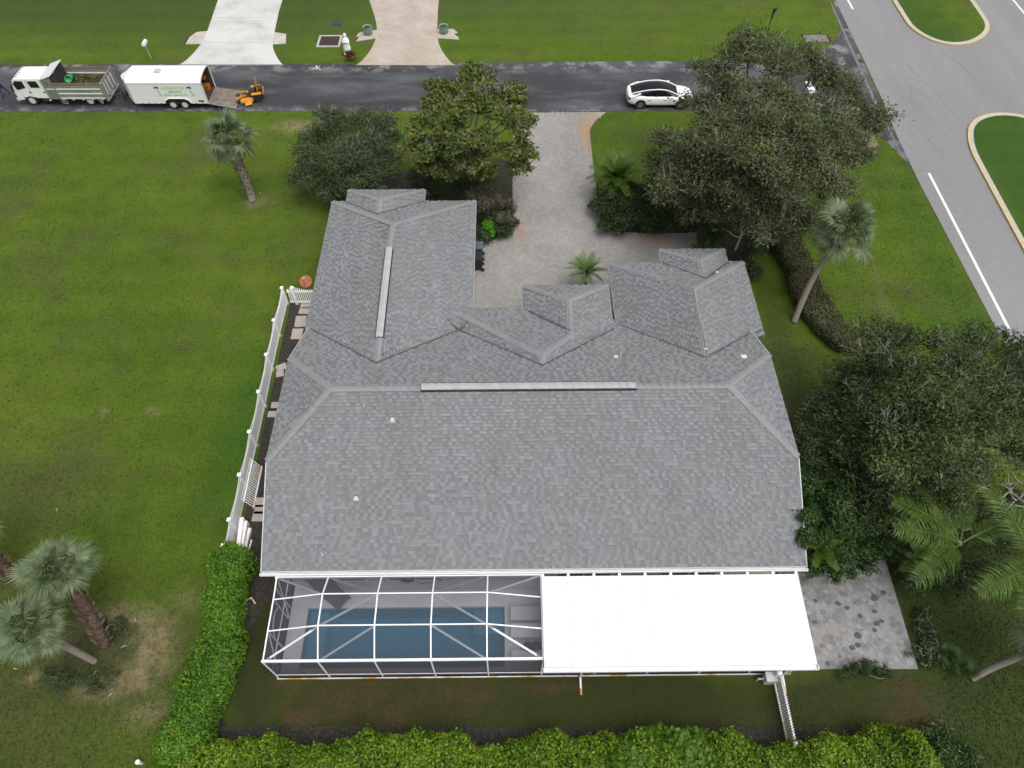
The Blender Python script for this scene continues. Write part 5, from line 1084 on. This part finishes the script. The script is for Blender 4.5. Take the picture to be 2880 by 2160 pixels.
oak2 = tree('oak_tree', 'dark sprawling oak tree right of the house', 'tree', (18.3, 17.2),
     [(2480, 965, 4.6, 1.1), (2560, 975, 5, 1.1), (2660, 985, 5.2, 1.1), (2760, 980, 4.8, 1.1), (2850, 985, 4.4, 1.0), (2400, 1090, 4, 1.0), (2470, 1060, 5.2, 1.2), (2560, 1060, 6.4, 1.3), (2660, 1070, 6.6, 1.3), (2760, 1070, 6, 1.3), (2860, 1070, 5.4, 1.2), (2350, 1170, 3.4, 1.0), (2420, 1170, 4.8, 1.2), (2520, 1170, 6.4, 1.3), (2620, 1180, 7, 1.4), (2730, 1180, 6.6, 1.3), (2840, 1180, 5.8, 1.2), (2340, 1260, 3.2, 1.0), (2420, 1280, 4.2, 1.1), (2520, 1290, 5.6, 1.2), (2630, 1290, 6, 1.2), (2740, 1300, 5.4, 1.0), (2430, 1370, 3.6, 1.0), (2530, 1390, 4, 1.0), (2650, 1390, 4.4, .9), (2860, 1270, 4.6, .9), (2290, 1230, 2.6, .9), (2300, 1160, 2.4, .8), (2285, 1300, 2.8, .8), (2360, 1100, 3, .8), (2470, 1440, 3, .9), (2560, 1470, 3, .9), (2640, 1460, 3.4, .8), (2450, 1000, 3.8, .8), (2870, 1130, 5, 1)],
     leafmat('oak_leaf_dark', [(.016, .028, .009), (.04, .064, .02), (.078, .112, .036), (.18, .22, .07)], .42, .55), .075, .036, 390, .34, 2.2, sub=12, sub_r=.62, twigs=900, twig_r=.013)
b_ = MB(); o0 = oak2.location.copy()
for _ in range(34):
    a = at(rng.uniform(2780, 2880), rng.uniform(1250, 1460), rng.uniform(2.5, 4.5)) - o0; e = a + Vector((rng.normal() * .7, rng.normal() * .7, rng.uniform(.1, .7))); b_.tube(curve3(a, e, rng.normal(size=3) * .25, 4), [.035, .03, .022, .014, .008], 5, False)
b_.build('bare_branches', TWIG, oak2)['kind'] = 'stuff'
tree('ficus_bush', 'dense dark green bush against the east gable end', 'bush', (13.9, 12.9),
     [(2290, 1350, 2.8, .8), (2350, 1340, 3.2, .8), (2420, 1370, 3, .8), (2290, 1430, 2.8, .85), (2370, 1430, 3.6, .9), (2450, 1440, 2.8, .85), (2290, 1520, 2.6, .8), (2380, 1520, 3, .85), (2455, 1530, 2, .8), (2320, 1590, 1.8, .75), (2400, 1590, 1.7, .75), (2275, 1580, 1.9, .65), (2480, 1480, 1.6, .7), (2262, 1360, 3.8, .5), (2264, 1450, 3.6, .55), (2268, 1520, 3.2, .5)],
     FICL, .075, .036, 1350, .1, .8, sub=8, sub_r=.52, twigs=50, up=.6)
tree('flowering_shrub', 'low dark shrub with reddish leaves at the patio corner', 'shrub', tuple(at(2430, 1890))[:2], [(2390, 1885, .4, .35), (2440, 1880, .45, .4), (2490, 1895, .35, .35)], DKL, .06, .028, 1400, .03, .2, sub=8)
tree('shrub', 'dark shrub with yellow green tips at the lower right', 'shrub', tuple(at(2640, 2100))[:2], [(2640, 2080, .9, .6), (2690, 2110, .7, .6), (2730, 2150, .6, .6), (2640, 2140, .9, .6)], FICL, .07, .032, 900, .05, .3, sub=8, twigs=30)
tree('red_shrub', 'small red brown leaved shrub in front of white statue', 'shrub', tuple(at(983, 166))[:2], [(974, 158, .4, .35), (990, 158, .45, .35), (983, 150, .55, .3)], leafmat('red_leaf', [(.05, .015, .012), (.12, .035, .02), (.18, .07, .03)], .6, 2), .09, .045, 900, .03, .2, sub=7)
for lb, px, py, r in (('dark shrub in the dry ring between two left palms', 320, 1765, .5), ('dark low plant clump south of left palms', 170, 1905, .65), ('green low plant clump right of palm trunks', 270, 1915, .5), ('low green shrub at foot of patio corner palms', 2590, 1830, .5)):
    tree('low_shrub', lb, 'shrub', tuple(at(px, py))[:2], [(px - 25, py, .25, r * .7), (px + 25, py - 8, .3, r * .7), (px, py + 18, .2, r * .6)], SHRL, .1, .018, 700, .02, .1, sub=6)
# hedges
def hedge(name, label, path, hw, h, leafm, l, w, dens, corem, lump=.12, wobble=1., group=None, rnd=.5):
    P = [Vector((x, y, 0)) for x, y in path]; o0 = P[0].copy(); o = thing(name, label, 'hedge', o0, 0, group)
    seg = [(b - a).length for a, b in zip(P[:-1], P[1:])]; L = sum(seg)
    def pos(s):
        for a, b, d in zip(P[:-1], P[1:], seg):
            if s <= d or b is P[-1]: t = min(1, s / d); return a.lerp(b, t), (b - a).normalized()
            s -= d
    ph = rng.uniform(0, 6, 8)
    def nz(s, a): return lump * (math.sin(s * 1.9 + ph[0] + a) + math.sin(s * 3.7 + ph[1] - 2 * a) * .7 + math.sin(s * 7.1 + ph[2] + 3 * a) * .5 + math.sin(s * .7 + ph[3]) * .8)
    def surf(s, a, k=1.):
        c, d = pos(s); n = Vector((d.y, -d.x, 0)); ca, sa = math.cos(a), math.sin(a)
        e = max(0., min(1., s / .5, (L - s) / .5)) ** .5 if rnd else 1.
        W_ = hw * (1 + .12 * math.sin(s * 1.1 + ph[4]) * wobble); g = nz(s, a)
        x = math.copysign(abs(ca) ** .6, ca) * (W_ * max(.25, e) + g) * k; z = (math.copysign(abs(sa) ** .6, sa) * .5 + .5) * (h + g * 1.2) * (k if sa > 0 else 1.)
        return c + n * x + Vector((0, 0, max(.02, z))), n * ca + Vector((0, 0, max(sa, 0)))
    core = MB(); ns = max(8, int(L / .3)); na = 14; 
    for i in range(ns + 1):
        for j in range(na): core.v.append(tuple(surf(L * i / ns, -math.pi / 2 + 2 * math.pi * j / na, .9)[0] - o0))
    for i in range(ns):
        for j in range(na): core.f.append((i * na + j, i * na + (j + 1) % na, (i + 1) * na + (j + 1) % na, (i + 1) * na + j))
    core.f += [tuple(range(na)), tuple(ns * na + j for j in range(na))[::-1]]
    core.build('branch_core', corem, o, True)
    n = int(L * (2 * hw + 2 * h) * dens * .8); C = np.empty((n, 3)); N = np.empty((n, 3))
    for i in range(n):
        u = rng.uniform(-1, 1)
        if rng.random() < .62: ang = math.acos(math.copysign(abs(u) ** (1 / .6), u))
        else:
            v = rng.uniform(-.8, 1); ang = math.asin(math.copysign(abs(v) ** (1 / .6), v)); ang = ang if u > 0 else math.pi - ang
        p, q = surf(rng.uniform(0, L), ang); C[i] = p - o0; N[i] = q
    N = unit(N * .7 + rng.normal(size=(n, 3)) * .5 + np.array([0, 0, .35])); C += N * rng.uniform(-.16, .06, n)[:, None]
    k = rng.random(n) < .13; C[k] += np.abs(rng.normal(size=(k.sum(), 3))) * np.array([.05, .05, .14])
    C[:, 2] = np.maximum(C[:, 2], .03)
    link('foliage', quads_mesh('foliage', leaf_quads(C, N, l, w)), leafm, o); return o
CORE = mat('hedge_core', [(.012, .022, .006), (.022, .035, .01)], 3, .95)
HB = leafmat('hedge_leaf_lime', [(.05, .07, .012), (.065, .13, .007), (.125, .225, .011), (.2, .32, .018), (.29, .41, .035)], .65, .6); HL = leafmat('hedge_leaf_green', [(.04, .065, .012), (.05, .13, .008), (.095, .22, .014), (.15, .3, .024), (.23, .38, .05)], .65, .8); HG = leafmat('hedge_leaf_grey', [(.055, .06, .025), (.11, .112, .05), (.19, .18, .095)], .7, 1.2)
hedge('hedge', 'clipped bright green hedge between left lawn and pool yard', [(-12.0, 12.25), (-11.85, 10.3), (-11.65, 8.4), (-11.8, 6.6), (-12.1, 5.0), (-12.3, 3.9)], .82, 1.75, HL, .062, .034, 600, CORE, .09)
hedge('hedge', 'lime green hedge along the bottom of the picture', [(-12.6, 3.6), (-6, 3.7), (0, 3.75), (5, 3.8), (10, 3.7), (15.2, 3.85)], 1.15, 1.55, HB, .066, .036, 520, CORE, .12)
hedge('lime_vine', 'broad leaved lime vine mounded over the bottom hedge', [(3.6, 4.0), (4.6, 4.35), (6.4, 4.3), (7.6, 4.0)], .75, 1.7, leafmat('vine_leaf', [(.04, .105, .007), (.08, .17, .012), (.14, .25, .025)], .6, 1.5), .1, .085, 330, CORE, .12)
hedge('hedge', 'curved grey olive clipped hedge on the right lawn', smooth_line([(16.3, 33.0), (16.7, 31.0), (16.75, 28.6), (16.9, 26.6), (17.6, 24.8), (18.4, 23.9)], 2), .85, .85, HG, .06, .03, 560, CORE, .04)
# palms
FANM = leafmat('fan_leaf', [(.065, .1, .045), (.11, .155, .072), (.165, .21, .11), (.23, .27, .16)], .45, 1.5, .5, .2); FRM = leafmat('frond_leaf', [(.026, .06, .008), (.05, .10, .012), (.085, .145, .018), (.16, .21, .035)], .5, 1.2, .5, .15); FRD = leafmat('frond_dark', [(.03, .07, .018), (.05, .1, .025), (.075, .13, .035)], .4, 1.5, .45, .2); PYG = leafmat('pygmy_leaf', [(.06, .11, .03), (.1, .16, .045), (.14, .2, .07)], .4, 1.5, .45, .2)
PET = mat('petiole', [(.1, .14, .05), (.16, .2, .08)], 3, .7)
def fan_mesh(sd, pet=.95, bl=.8, nseg=36, droop=.34, fm=None):
    r_ = random.Random(sd); b = MB(); b.tube([(0, 0, 0), (pet * .5, 0, .03), (pet, 0, 0)], [.028, .02, .016], 4, False)
    for k in range(nseg):
        a = R(-125 + 250 * (k + .5) / nseg); L_ = bl * (1 - .3 * abs(a) / R(125)) * r_.uniform(.85, 1.08); dr = droop * r_.uniform(.5, 1.5); d = Vector((math.cos(a), math.sin(a), .25 - .1 * math.cos(a))); s_ = Vector((-math.sin(a), math.cos(a), 0)); P = []
        for t, w_ in ((0, .012), (.4, .03), (.72, .022), (1., .004)):
            c = Vector((pet, 0, 0)) + d * L_ * t + Vector((0, 0, -dr * t ** 3)); P.append((c - s_ * w_ + Vector((0, 0, .01)), c + s_ * w_))
        v = [q for p in P for q in p]; b.add(v, [(2 * i, 2 * i + 1, 2 * i + 3, 2 * i + 2) for i in range(3)])
    me = bpy.data.meshes.new('leaf'); me.from_pydata(b.v, [], b.f); me.materials.append(fm or FANM); return me
FANS = [fan_mesh(i) for i in range(4)]; FAND = [fan_mesh(9 + i, .6, .8, 18, .2, FRD) for i in range(2)]
def palm_trunk(o, pts, r0, r1, m, boots=None, seed=1):
    P = [Vector(q) - o.location for q in pts]; P = [Vector(q) for q in smooth_line([tuple(q) for q in P], 2)]; n = len(P); rr = [r0 * 1.15 if i == 0 else r0 + (r1 - r0) * i / (n - 1) for i in range(n)]
    MB().tube(P, rr, 12).build('trunk', m, o, True)
    if boots:
        rb = random.Random(seed); b = MB(); lo, bm = boots; N_ = 150
        for k in range(N_):
            t = lo + (1 - lo) * k / N_; i = min(n - 2, int(t * (n - 1))); u = t * (n - 1) - i; c = P[i].lerp(P[i + 1], u); ax = (P[i + 1] - P[i]).normalized(); a = k * 2.4 + rb.uniform(-.2, .2); x = ax.cross(Vector((.3, 1, .2))).normalized(); y = ax.cross(x); d = x * math.cos(a) + y * math.sin(a); r = rr[i]; s_ = ax.cross(d); hh = rb.uniform(.16, .3)
            p0 = c + d * r * .8; p1 = c + d * (r + rb.uniform(.06, .2)) + ax * hh; w_ = rb.uniform(.055, .1)
            b.add([p0 - s_ * w_, p0 + s_ * w_, p1 + s_ * w_ * .6, p1 - s_ * w_ * .6, p0 - s_ * w_ - d * .05, p0 + s_ * w_ - d * .05], [(0, 1, 2, 3), (3, 2, 5, 4)])
        b.build('leaf_bases', bm, o)['kind'] = 'stuff'
def fan_crown(o, c, n, seed, sc=1., lo=-55, m=None):
    m = m or FANS
    r_ = random.Random(seed); c = Vector(c) - o.location
    for k in range(n):
        f = k / n; el = R(82 - (82 - lo) * f ** .85 + r_.uniform(-8, 8)); az = k * 2.39996 + r_.uniform(-.25, .25); s_ = sc * r_.uniform(.72, 1.15)
        link('leaf', m[k % len(m)], None, o, c + Vector((0, 0, .12 * math.sin(el))), (r_.uniform(-.3, .3), -el, az), (s_, s_, s_)).rotation_mode = 'XYZ'
BROWNT = mat('brown_trunk', [(.08, .05, .035), (.16, .1, .07)], 6, .95, bump=.6); BOOT = mat('leaf_base', [(.13, .09, .065), (.24, .18, .14), (.32, .26, .21)], 5, .9, island=.5); GREYT = mat('grey_trunk', [(.2, .175, .15), (.29, .265, .235)], 5, .9, bump=.4, stretch=(1, 1, 6))
def cabbage(label, pts, crown, n, r0, r1, m, boots, seed, sc=1., lo=-55):
    b_ = at(*pts[0]); o = thing('cabbage_palm', label, 'palm tree', b_, group='cabbage palms on the lawns'); palm_trunk(o, [at(*p) for p in pts], r0, r1, m, boots, seed); fan_crown(o, at(*crown), n, seed, sc, lo); return o
cabbage('cabbage palm with shaggy trunk standing alone on the upper left lawn', [(710, 562, 0), (695, 515, 1.2), (672, 465, 2.5), (652, 418, 3.8)], (645, 392, 4.25), 34, .24, .27, GREYT, (.2, BOOT), 3, 1.02)
cabbage('tall curved grey trunked palm beside the curved hedge', [(2233, 904, 0), (2262, 832, 1.5), (2297, 760, 3.0), (2350, 688, 4.7)], (2375, 655, 5.3), 36, .17, .15, GREYT, (.9, BOOT), 5, 1.08, -40)
cabbage('brown shaggy trunked palm in the lower left dry ring', [(296, 1815, 0), (262, 1745, 1.4), (228, 1690, 2.6), (200, 1648, 3.6)], (165, 1605, 4.2), 38, .2, .28, BROWNT, (.02, BOOT), 7, .84)
cabbage('smooth grey trunked palm leaning in the lower left dry ring', [(266, 1860, 0), (205, 1828, 1.4), (150, 1800, 2.8)], (85, 1768, 3.7), 36, .14, .13, GREYT, (.95, BOOT), 9, .82)
cabbage('palm whose looped trunk just shows at the left picture edge', [(38, 1625, 0), (10, 1590, .9), (-40, 1555, 2.0)], (-120, 1500, 3.6), 22, .22, .26, BROWNT, (.02, BOOT), 13, .9)
cabbage('leaning grey trunk palm at the lower right edge', [(2735, 1908, 0), (2790, 1878, .8), (2855, 1853, 1.7), (2930, 1815, 2.8)], (2985, 1790, 3.6), 26, .13, .12, GREYT, (.95, BOOT), 15, .9)
def frond_mesh(sd, L_, arch, nl, ll, lw, m, hang=.5, vee=.6):
    r_ = random.Random(sd); b = MB(); pts = []
    for i in range(13):
        t = i / 12; pts.append(Vector((L_ * (t - .12 * arch * t ** 3), 0, L_ * arch * (.55 * t - 1.0 * t * t))))
    b.tube(pts, [.03 * (1 - .85 * i / 12) * (L_ / 3) ** .5 for i in range(13)], 5, False)
    for k in range(nl):
        t = .14 + .85 * (k + .5) / nl; i = min(11, int(t * 12)); u = t * 12 - i; c = pts[i].lerp(pts[i + 1], u); d = (pts[i + 1] - pts[i]).normalized(); l2 = ll * (math.sin(math.pi * min(1, .12 + t * .82)) ** .6) * r_.uniform(.8, 1.1)
        for s in (-1, 1):
            q = (Vector((0, s, 0)) + d * .55 + Vector((0, 0, vee * r_.uniform(.1, .7)))).normalized(); p1 = c + q * l2 * .55 + Vector((0, 0, -hang * .12 * l2)); p2 = c + q * l2 + Vector((0, 0, -hang * l2 * r_.uniform(.35, .8))); sd2 = d * lw
            b.add([c - sd2 * .5, c + sd2 * .5, p1 + sd2, p1 - sd2, p2], [(0, 1, 2, 3), (3, 2, 4)])
    me = bpy.data.meshes.new('frond'); me.from_pydata(b.v, [], b.f); me.materials.append(m); return me
def fronds(o, c, meshes, azs, seed, el0=30, els=18, sc=(.9, 1.1)):
    r_ = random.Random(seed); c = Vector(c) - o.location
    for k, az in enumerate(azs): s_ = r_.uniform(*sc); link('frond', meshes[k % len(meshes)], None, o, c, (r_.uniform(-.35, .35), -R(el0 + r_.uniform(-els, els)), R(az)), (s_, s_, s_))
QF = [frond_mesh(i, 3.5, .38, 58, .85, .018, FRM, .7) for i in range(3)]
def queen(label, cpx, azs, seed, r=.12, lx=.3, ly=3.4):
    c = at(*cpx); o = thing('queen_palm', label, 'palm tree', (c.x, c.y, 0), group='feathery palms right of the patio'); palm_trunk(o, [(c.x + lx, c.y + ly, 0), (c.x + lx * .7, c.y + ly * .68, c.z * .55), (c.x, c.y, c.z)], r, r * .8, GREYT); fronds(o, c, QF, azs, seed, 22, 14); return o
queen('feathery palm with long arching fronds above the patio', (2700, 1530, 4.0), [150, 213, 70, 112, 20, 182], 1)
queen('feathery palm drooping in from the right picture edge', (2905, 1590, 4.6), [252, 228, 205, 275, 300, 110, 20], 2, .12, 2.5, .5)
def pinnate(label, cpx, n, L_, ll, m, seed, el, nm='small_palm', trunk_r=.08, lw=.012, grp=None):
    c = at(*cpx); o = thing(nm, label, 'palm', (c.x, c.y, 0), group=grp); ms = [frond_mesh(seed + i, L_, .55, 40, ll, lw, m, .35) for i in range(2)]
    palm_trunk(o, [(c.x, c.y, 0), (c.x, c.y, c.z * .5), (c.x, c.y, c.z)], trunk_r, trunk_r, BROWNT)
    r_ = random.Random(seed); c_ = c - o.location
    for k in range(n): s_ = r_.uniform(.85, 1.1); link('frond', ms[k % 2], None, o, c_, (r_.uniform(-.3, .3), -R(el[0] + (el[1] - el[0]) * (k / n) + r_.uniform(-6, 6)), k * 2.39996), (s_, s_, s_))
pinnate('small pygmy palm in front of the entry roof', (1650, 768, 1.5), 30, 1.2, .2, PYG, 31, (75, -5))
pinnate('dark feathery palm in the bed east of the drive', (1735, 505, 1.6), 34, 2.0, .4, FRM, 41, (75, 0), 'small_palm', .1, .02)
pinnate('small green palm growing out of the east side bush', (2300, 1545, 2.5), 12, 1.2, .26, FRM, 51, (70, 15), 'small_palm', .04)
pinnate('dim young palm beside the feathery palm by patio', (2575, 1570, 1.2), 14, 1.0, .25, FRD, 61, (70, 10), 'small_palm', .04)
for lb, px, py in (('spiky green palmetto at the patio south east corner', 2660, 1850), ('spiky green palmetto below the leaning right trunk', 2700, 1895), ('spiky palmetto under the fronds north of patio edge', 2560, 1610)):
    b_ = at(px, py); o = thing('palmetto', lb, 'palmetto', b_, group='palmettos by the patio'); fan_crown(o, b_ + Vector((0, 0, .15)), 9, px, .5, 15, FAND)
# ---------------------------------------------------------------- small things
q = at(425, 165); mb_ = thing('mailbox', 'white mailbox on a thin post beside the street behind trailer', 'mailbox', (q.x, q.y, 0))
MB().tube([(0, 0, 0), (0, 0, 1.15)], .05, 8).build('post', mat('post_grey', [(.3, .3, .3), (.4, .4, .4)], 3, .7), mb_)
bx = MB(); pr = [(-.12, 0), (.12, 0), (.12, .14)] + [(.12 * math.cos(a), .14 + .12 * math.sin(a)) for a in [math.pi * k / 8 for k in range(1, 8)]] + [(-.12, .14)]
bx.add([(x, -.3, 1.15 + z) for x, z in pr] + [(x, .3, 1.15 + z) for x, z in pr], [tuple(range(len(pr))), tuple(range(2 * len(pr) - 1, len(pr) - 1, -1))] + [(i, len(pr) + i, len(pr) + (i + 1) % len(pr), (i + 1) % len(pr)) for i in range(len(pr))]); bx.build('box', WHITE, mb_); MB().b2((.12, -.1, 1.3), (.135, .12, 1.36)).build('flag', mat('flag_red', (.4, .03, .03)), mb_)
q = at(979, 151); st = thing('garden_statue', 'white hooded garden statue standing behind a red leaved shrub', 'statue', (q.x, q.y, 0))
SW = mat('statue_white', [(.72, .74, .76), (.8, .8, .8)], 3, .6)
MB().lathe([(.02, 0), (.3, 0), (.32, .08), (.27, .12), (.27, .2), (.02, .2)], 14).build('plinth', SW, st)
MB().lathe([(.02, .2), (.3, .2), (.29, .5), (.24, .8), (.22, 1.0), (.25, 1.12), (.2, 1.24), (.1, 1.32), (.11, 1.42), (.12, 1.5), (.1, 1.58), (.05, 1.63), (.01, 1.64)], 18).build('robe', SW, st, True)
for s in (-1, 1): MB().tube([(s * .22, -.02, 1.12), (s * .22, -.16, .95), (s * .02, -.3, 1.08)], [.07, .06, .035], 8).build('arm', SW, st, True)
ut = at(946, 65); MB_ = MB().b2((-.45, -.4, -.01), (.45, .4, .06)); o = MB_.build('utility_cover', mat('cover_dark', [(.03, .034, .04), (.05, .055, .06)], 4, .7), loc=(ut.x, ut.y, .0), bevel=.02); tag(o, 'small dark square utility cover in the lawn above the drain', 'utility cover')
q = at(927, 117); dr = thing('storm_drain', 'rectangular storm drain with pale concrete frame and rusty grate', 'drain', (q.x, q.y, 0)); f = MB()
w, d = .78, .72
w, d = 1.55 / 2, 1.45 / 2
f.b2((-w - .15, -d - .15, -.05), (w + .15, -d, .07)).b2((-w - .15, d, -.05), (w + .15, d + .15, .07)).b2((-w - .15, -d, -.05), (-w, d, .07)).b2((w, -d, -.05), (w + .15, d, .07)); f.build('frame', CONC, dr)
MB().b2((-w, -d, -.02), (w, d, .015)).build('pit', mat('pit_black', (.012, .01, .009)), dr)
for k in range(13): MB().b2((-w + .04 + k * .122, -d, .02), (-w + .1 + k * .122, d, .05)).build('grate_bar', mat('grate_rust', [(.06, .035, .028), (.1, .055, .04)], 5, .8), dr)
q = at(2296, 110); dr = thing('storm_drain', 'weathered concrete storm drain lid near the road corner', 'drain', (q.x, q.y, 0)); MB().b2((-1.0, -.55, 0), (.9, .5, .09)).build('lid', mat('lid_grey', [(.13, .12, .12), (.22, .2, .19)], 2, .9), dr, bevel=.02); MB().b2((-1.15, .5, 0), (.95, .62, .05)).b2((.9, -.5, 0), (1.05, .6, .05)).build('opening', mat('pit_black', (.012, .01, .009)), dr)
q = at(2437, 408); cv = thing('culvert_end', 'concrete culvert end with dark opening beneath the oak edge', 'culvert', (q.x, q.y, 0))
MB().b2((-.2, -.6, 0), (.6, .6, .28)).build('headwall', mat('culvert_clay', [(.14, .11, .085), (.2, .16, .125)], 3, .85), cv, bevel=.03); MB().lathe([(.02, 0), (.34, 0), (.36, .1), (.3, .1), (.3, .02)], 16, (-.3, 0, .18), Matrix.Rotation(R(-90), 3, 'Y')).build('pipe_mouth', MATS['pit_black'], cv)
for px, py, lb in ((1036, 97, 'teal glazed planter pot on left apron of beige driveway'), (1249, 94, 'teal glazed planter pot on right apron of beige driveway')):
    q = at(px, py); o = thing('planter_pot', lb, 'planter', (q.x, q.y, .03), group='planters flanking the beige drive')
    MB().lathe([(.02, 0), (.24, 0), (.36, .2), (.4, .38), (.34, .56), (.38, .62), (.34, .62), (.3, .52), (.02, .5)], 20).build('pot', mat('teal_glaze', [(.13, .22, .18), (.2, .3, .26)], 4, .4), o, True)
    MB().lathe([(.02, .5), (.3, .53), (.2, .62), (.02, .66)], 9).build('plant', leafmat('pot_plant', [(.03, .07, .02), (.06, .11, .03)], .5), o)
q = at(2158, 92); sg = thing('sign_post', 'dark thin sign post on the lawn above the oak', 'sign', (q.x, q.y, 0)); MB().tube([(0, 0, 0), (0, 0, 1.9)], .035, 6).build('pole', DARKMET, sg); MB().b2((-.05, -.06, 1.1), (.05, .06, 1.95)).bar((0, 0, 1.5), (.22, .1, 1.9), .16, .06).build('sign_plate', BLACK, sg)
def bin_(x, y, lb, m, lidm, rz):
    o = thing('wheelie_bin', lb, 'bin', (x, y, .026), rz)
    MB().hexa([(-.22, -.24, .08), (.22, -.24, .08), (.22, .24, .08), (-.22, .24, .08), (-.29, -.31, .95), (.29, -.31, .95), (.29, .31, .95), (-.29, .31, .95)]).build('body', m, o, bevel=.03)
    MB().hexa([(-.31, -.33, .95), (.31, -.33, .95), (.31, .33, .95), (-.31, .33, .95), (-.27, -.29, 1.03), (.27, -.29, 1.03), (.27, .29, 1.03), (-.27, .29, 1.03)]).build('lid', lidm, o, bevel=.02)
    MB().tube([(.3, -.25, .97), (.38, -.2, .97), (.38, .2, .97), (.3, .25, .97)], .02, 6).build('handle', m, o)
    for y_ in (-.25, .25): MB().lathe([(.02, 0), (.12, 0), (.12, .06), (.02, .06)], 14, (.26, y_, .12), Matrix.Rotation(R(90), 3, 'X')).build('wheel', BLACK, o)
GP = mat('bin_green', [(.01, .1, .055), (.016, .14, .08)], 3, .45)
bin_(-2.0, 31.15, 'green wheelie bin with grey lid beside the garage wall', GP, mat('lid_slate', [(.08, .09, .11), (.12, .13, .16)], 3, .5), 0); bin_(-2.0, 30.25, 'black wheelie bin next to the green bin by garage', mat('bin_black', [(.012, .012, .013), (.02, .02, .022)], 3, .5), mat('bin_black2', (.018, .018, .02)), .06)
q = at(707, 1695); lp = MB().tube([(-.2, -.14, .05), (-.17, .0, .22), (.05, .12, .3), (.2, -.06, .06)], .035, 8).build('bent_pipe', mat('stained_pvc', [(.6, .5, .25), (.66, .6, .42)], 6, .6), loc=(q.x, q.y, 0)); tag(lp, 'short bent yellowed pipe in the mulch beside the hedge', 'pipe')
q = at(398, 2147); bk = thing('capped_pipe', 'white capped standpipe at the lower left edge of the hedge', 'standpipe', (q.x, q.y, 0)); MB().lathe([(.06, 0), (.06, .3)], 14).build('pipe', WHITE, bk); MB().lathe([(.09, .28), (.09, .36), (.07, .39), (.01, .4)], 14).build('cap', WHITE, bk)
# fallen palm litter
LT = mat('dry_frond', [(.3, .24, .14), (.42, .36, .24)], 5, .9)
r3 = random.Random(5)
for px, py, lb in ((733, 545, 'pale dry palm litter right of the upper left palm base'), (770, 572, 'curled dry palm scrap on lawn beside palm'), (45, 1880, 'dry palm debris in the bare patch under left palms'), (90, 1905, 'pale palm scrap on bare soil at lower left'), (383, 1742, 'pale leaf scrap on dry thatch beside brown trunk'), (350, 1820, 'pale palm scrap south of the brown trunk'), (313, 1955, 'pale palm scrap at the south edge of dry ring'), (163, 1434, 'small pale leaf on the left lawn above palms')):
    q = at(px, py); l = r3.uniform(.06, .14); a = r3.uniform(0, 3.1); b = MB(); b.tube([(-l, 0, .03), (0, .03, .07), (l, 0, .03)], [.01, .03, .008], 5); o = b.build('palm_litter', LT, loc=(q.x, q.y, 0)); o.rotation_euler = (0, 0, a); tag(o, lb, 'palm litter', 'palm litter on the lawn')
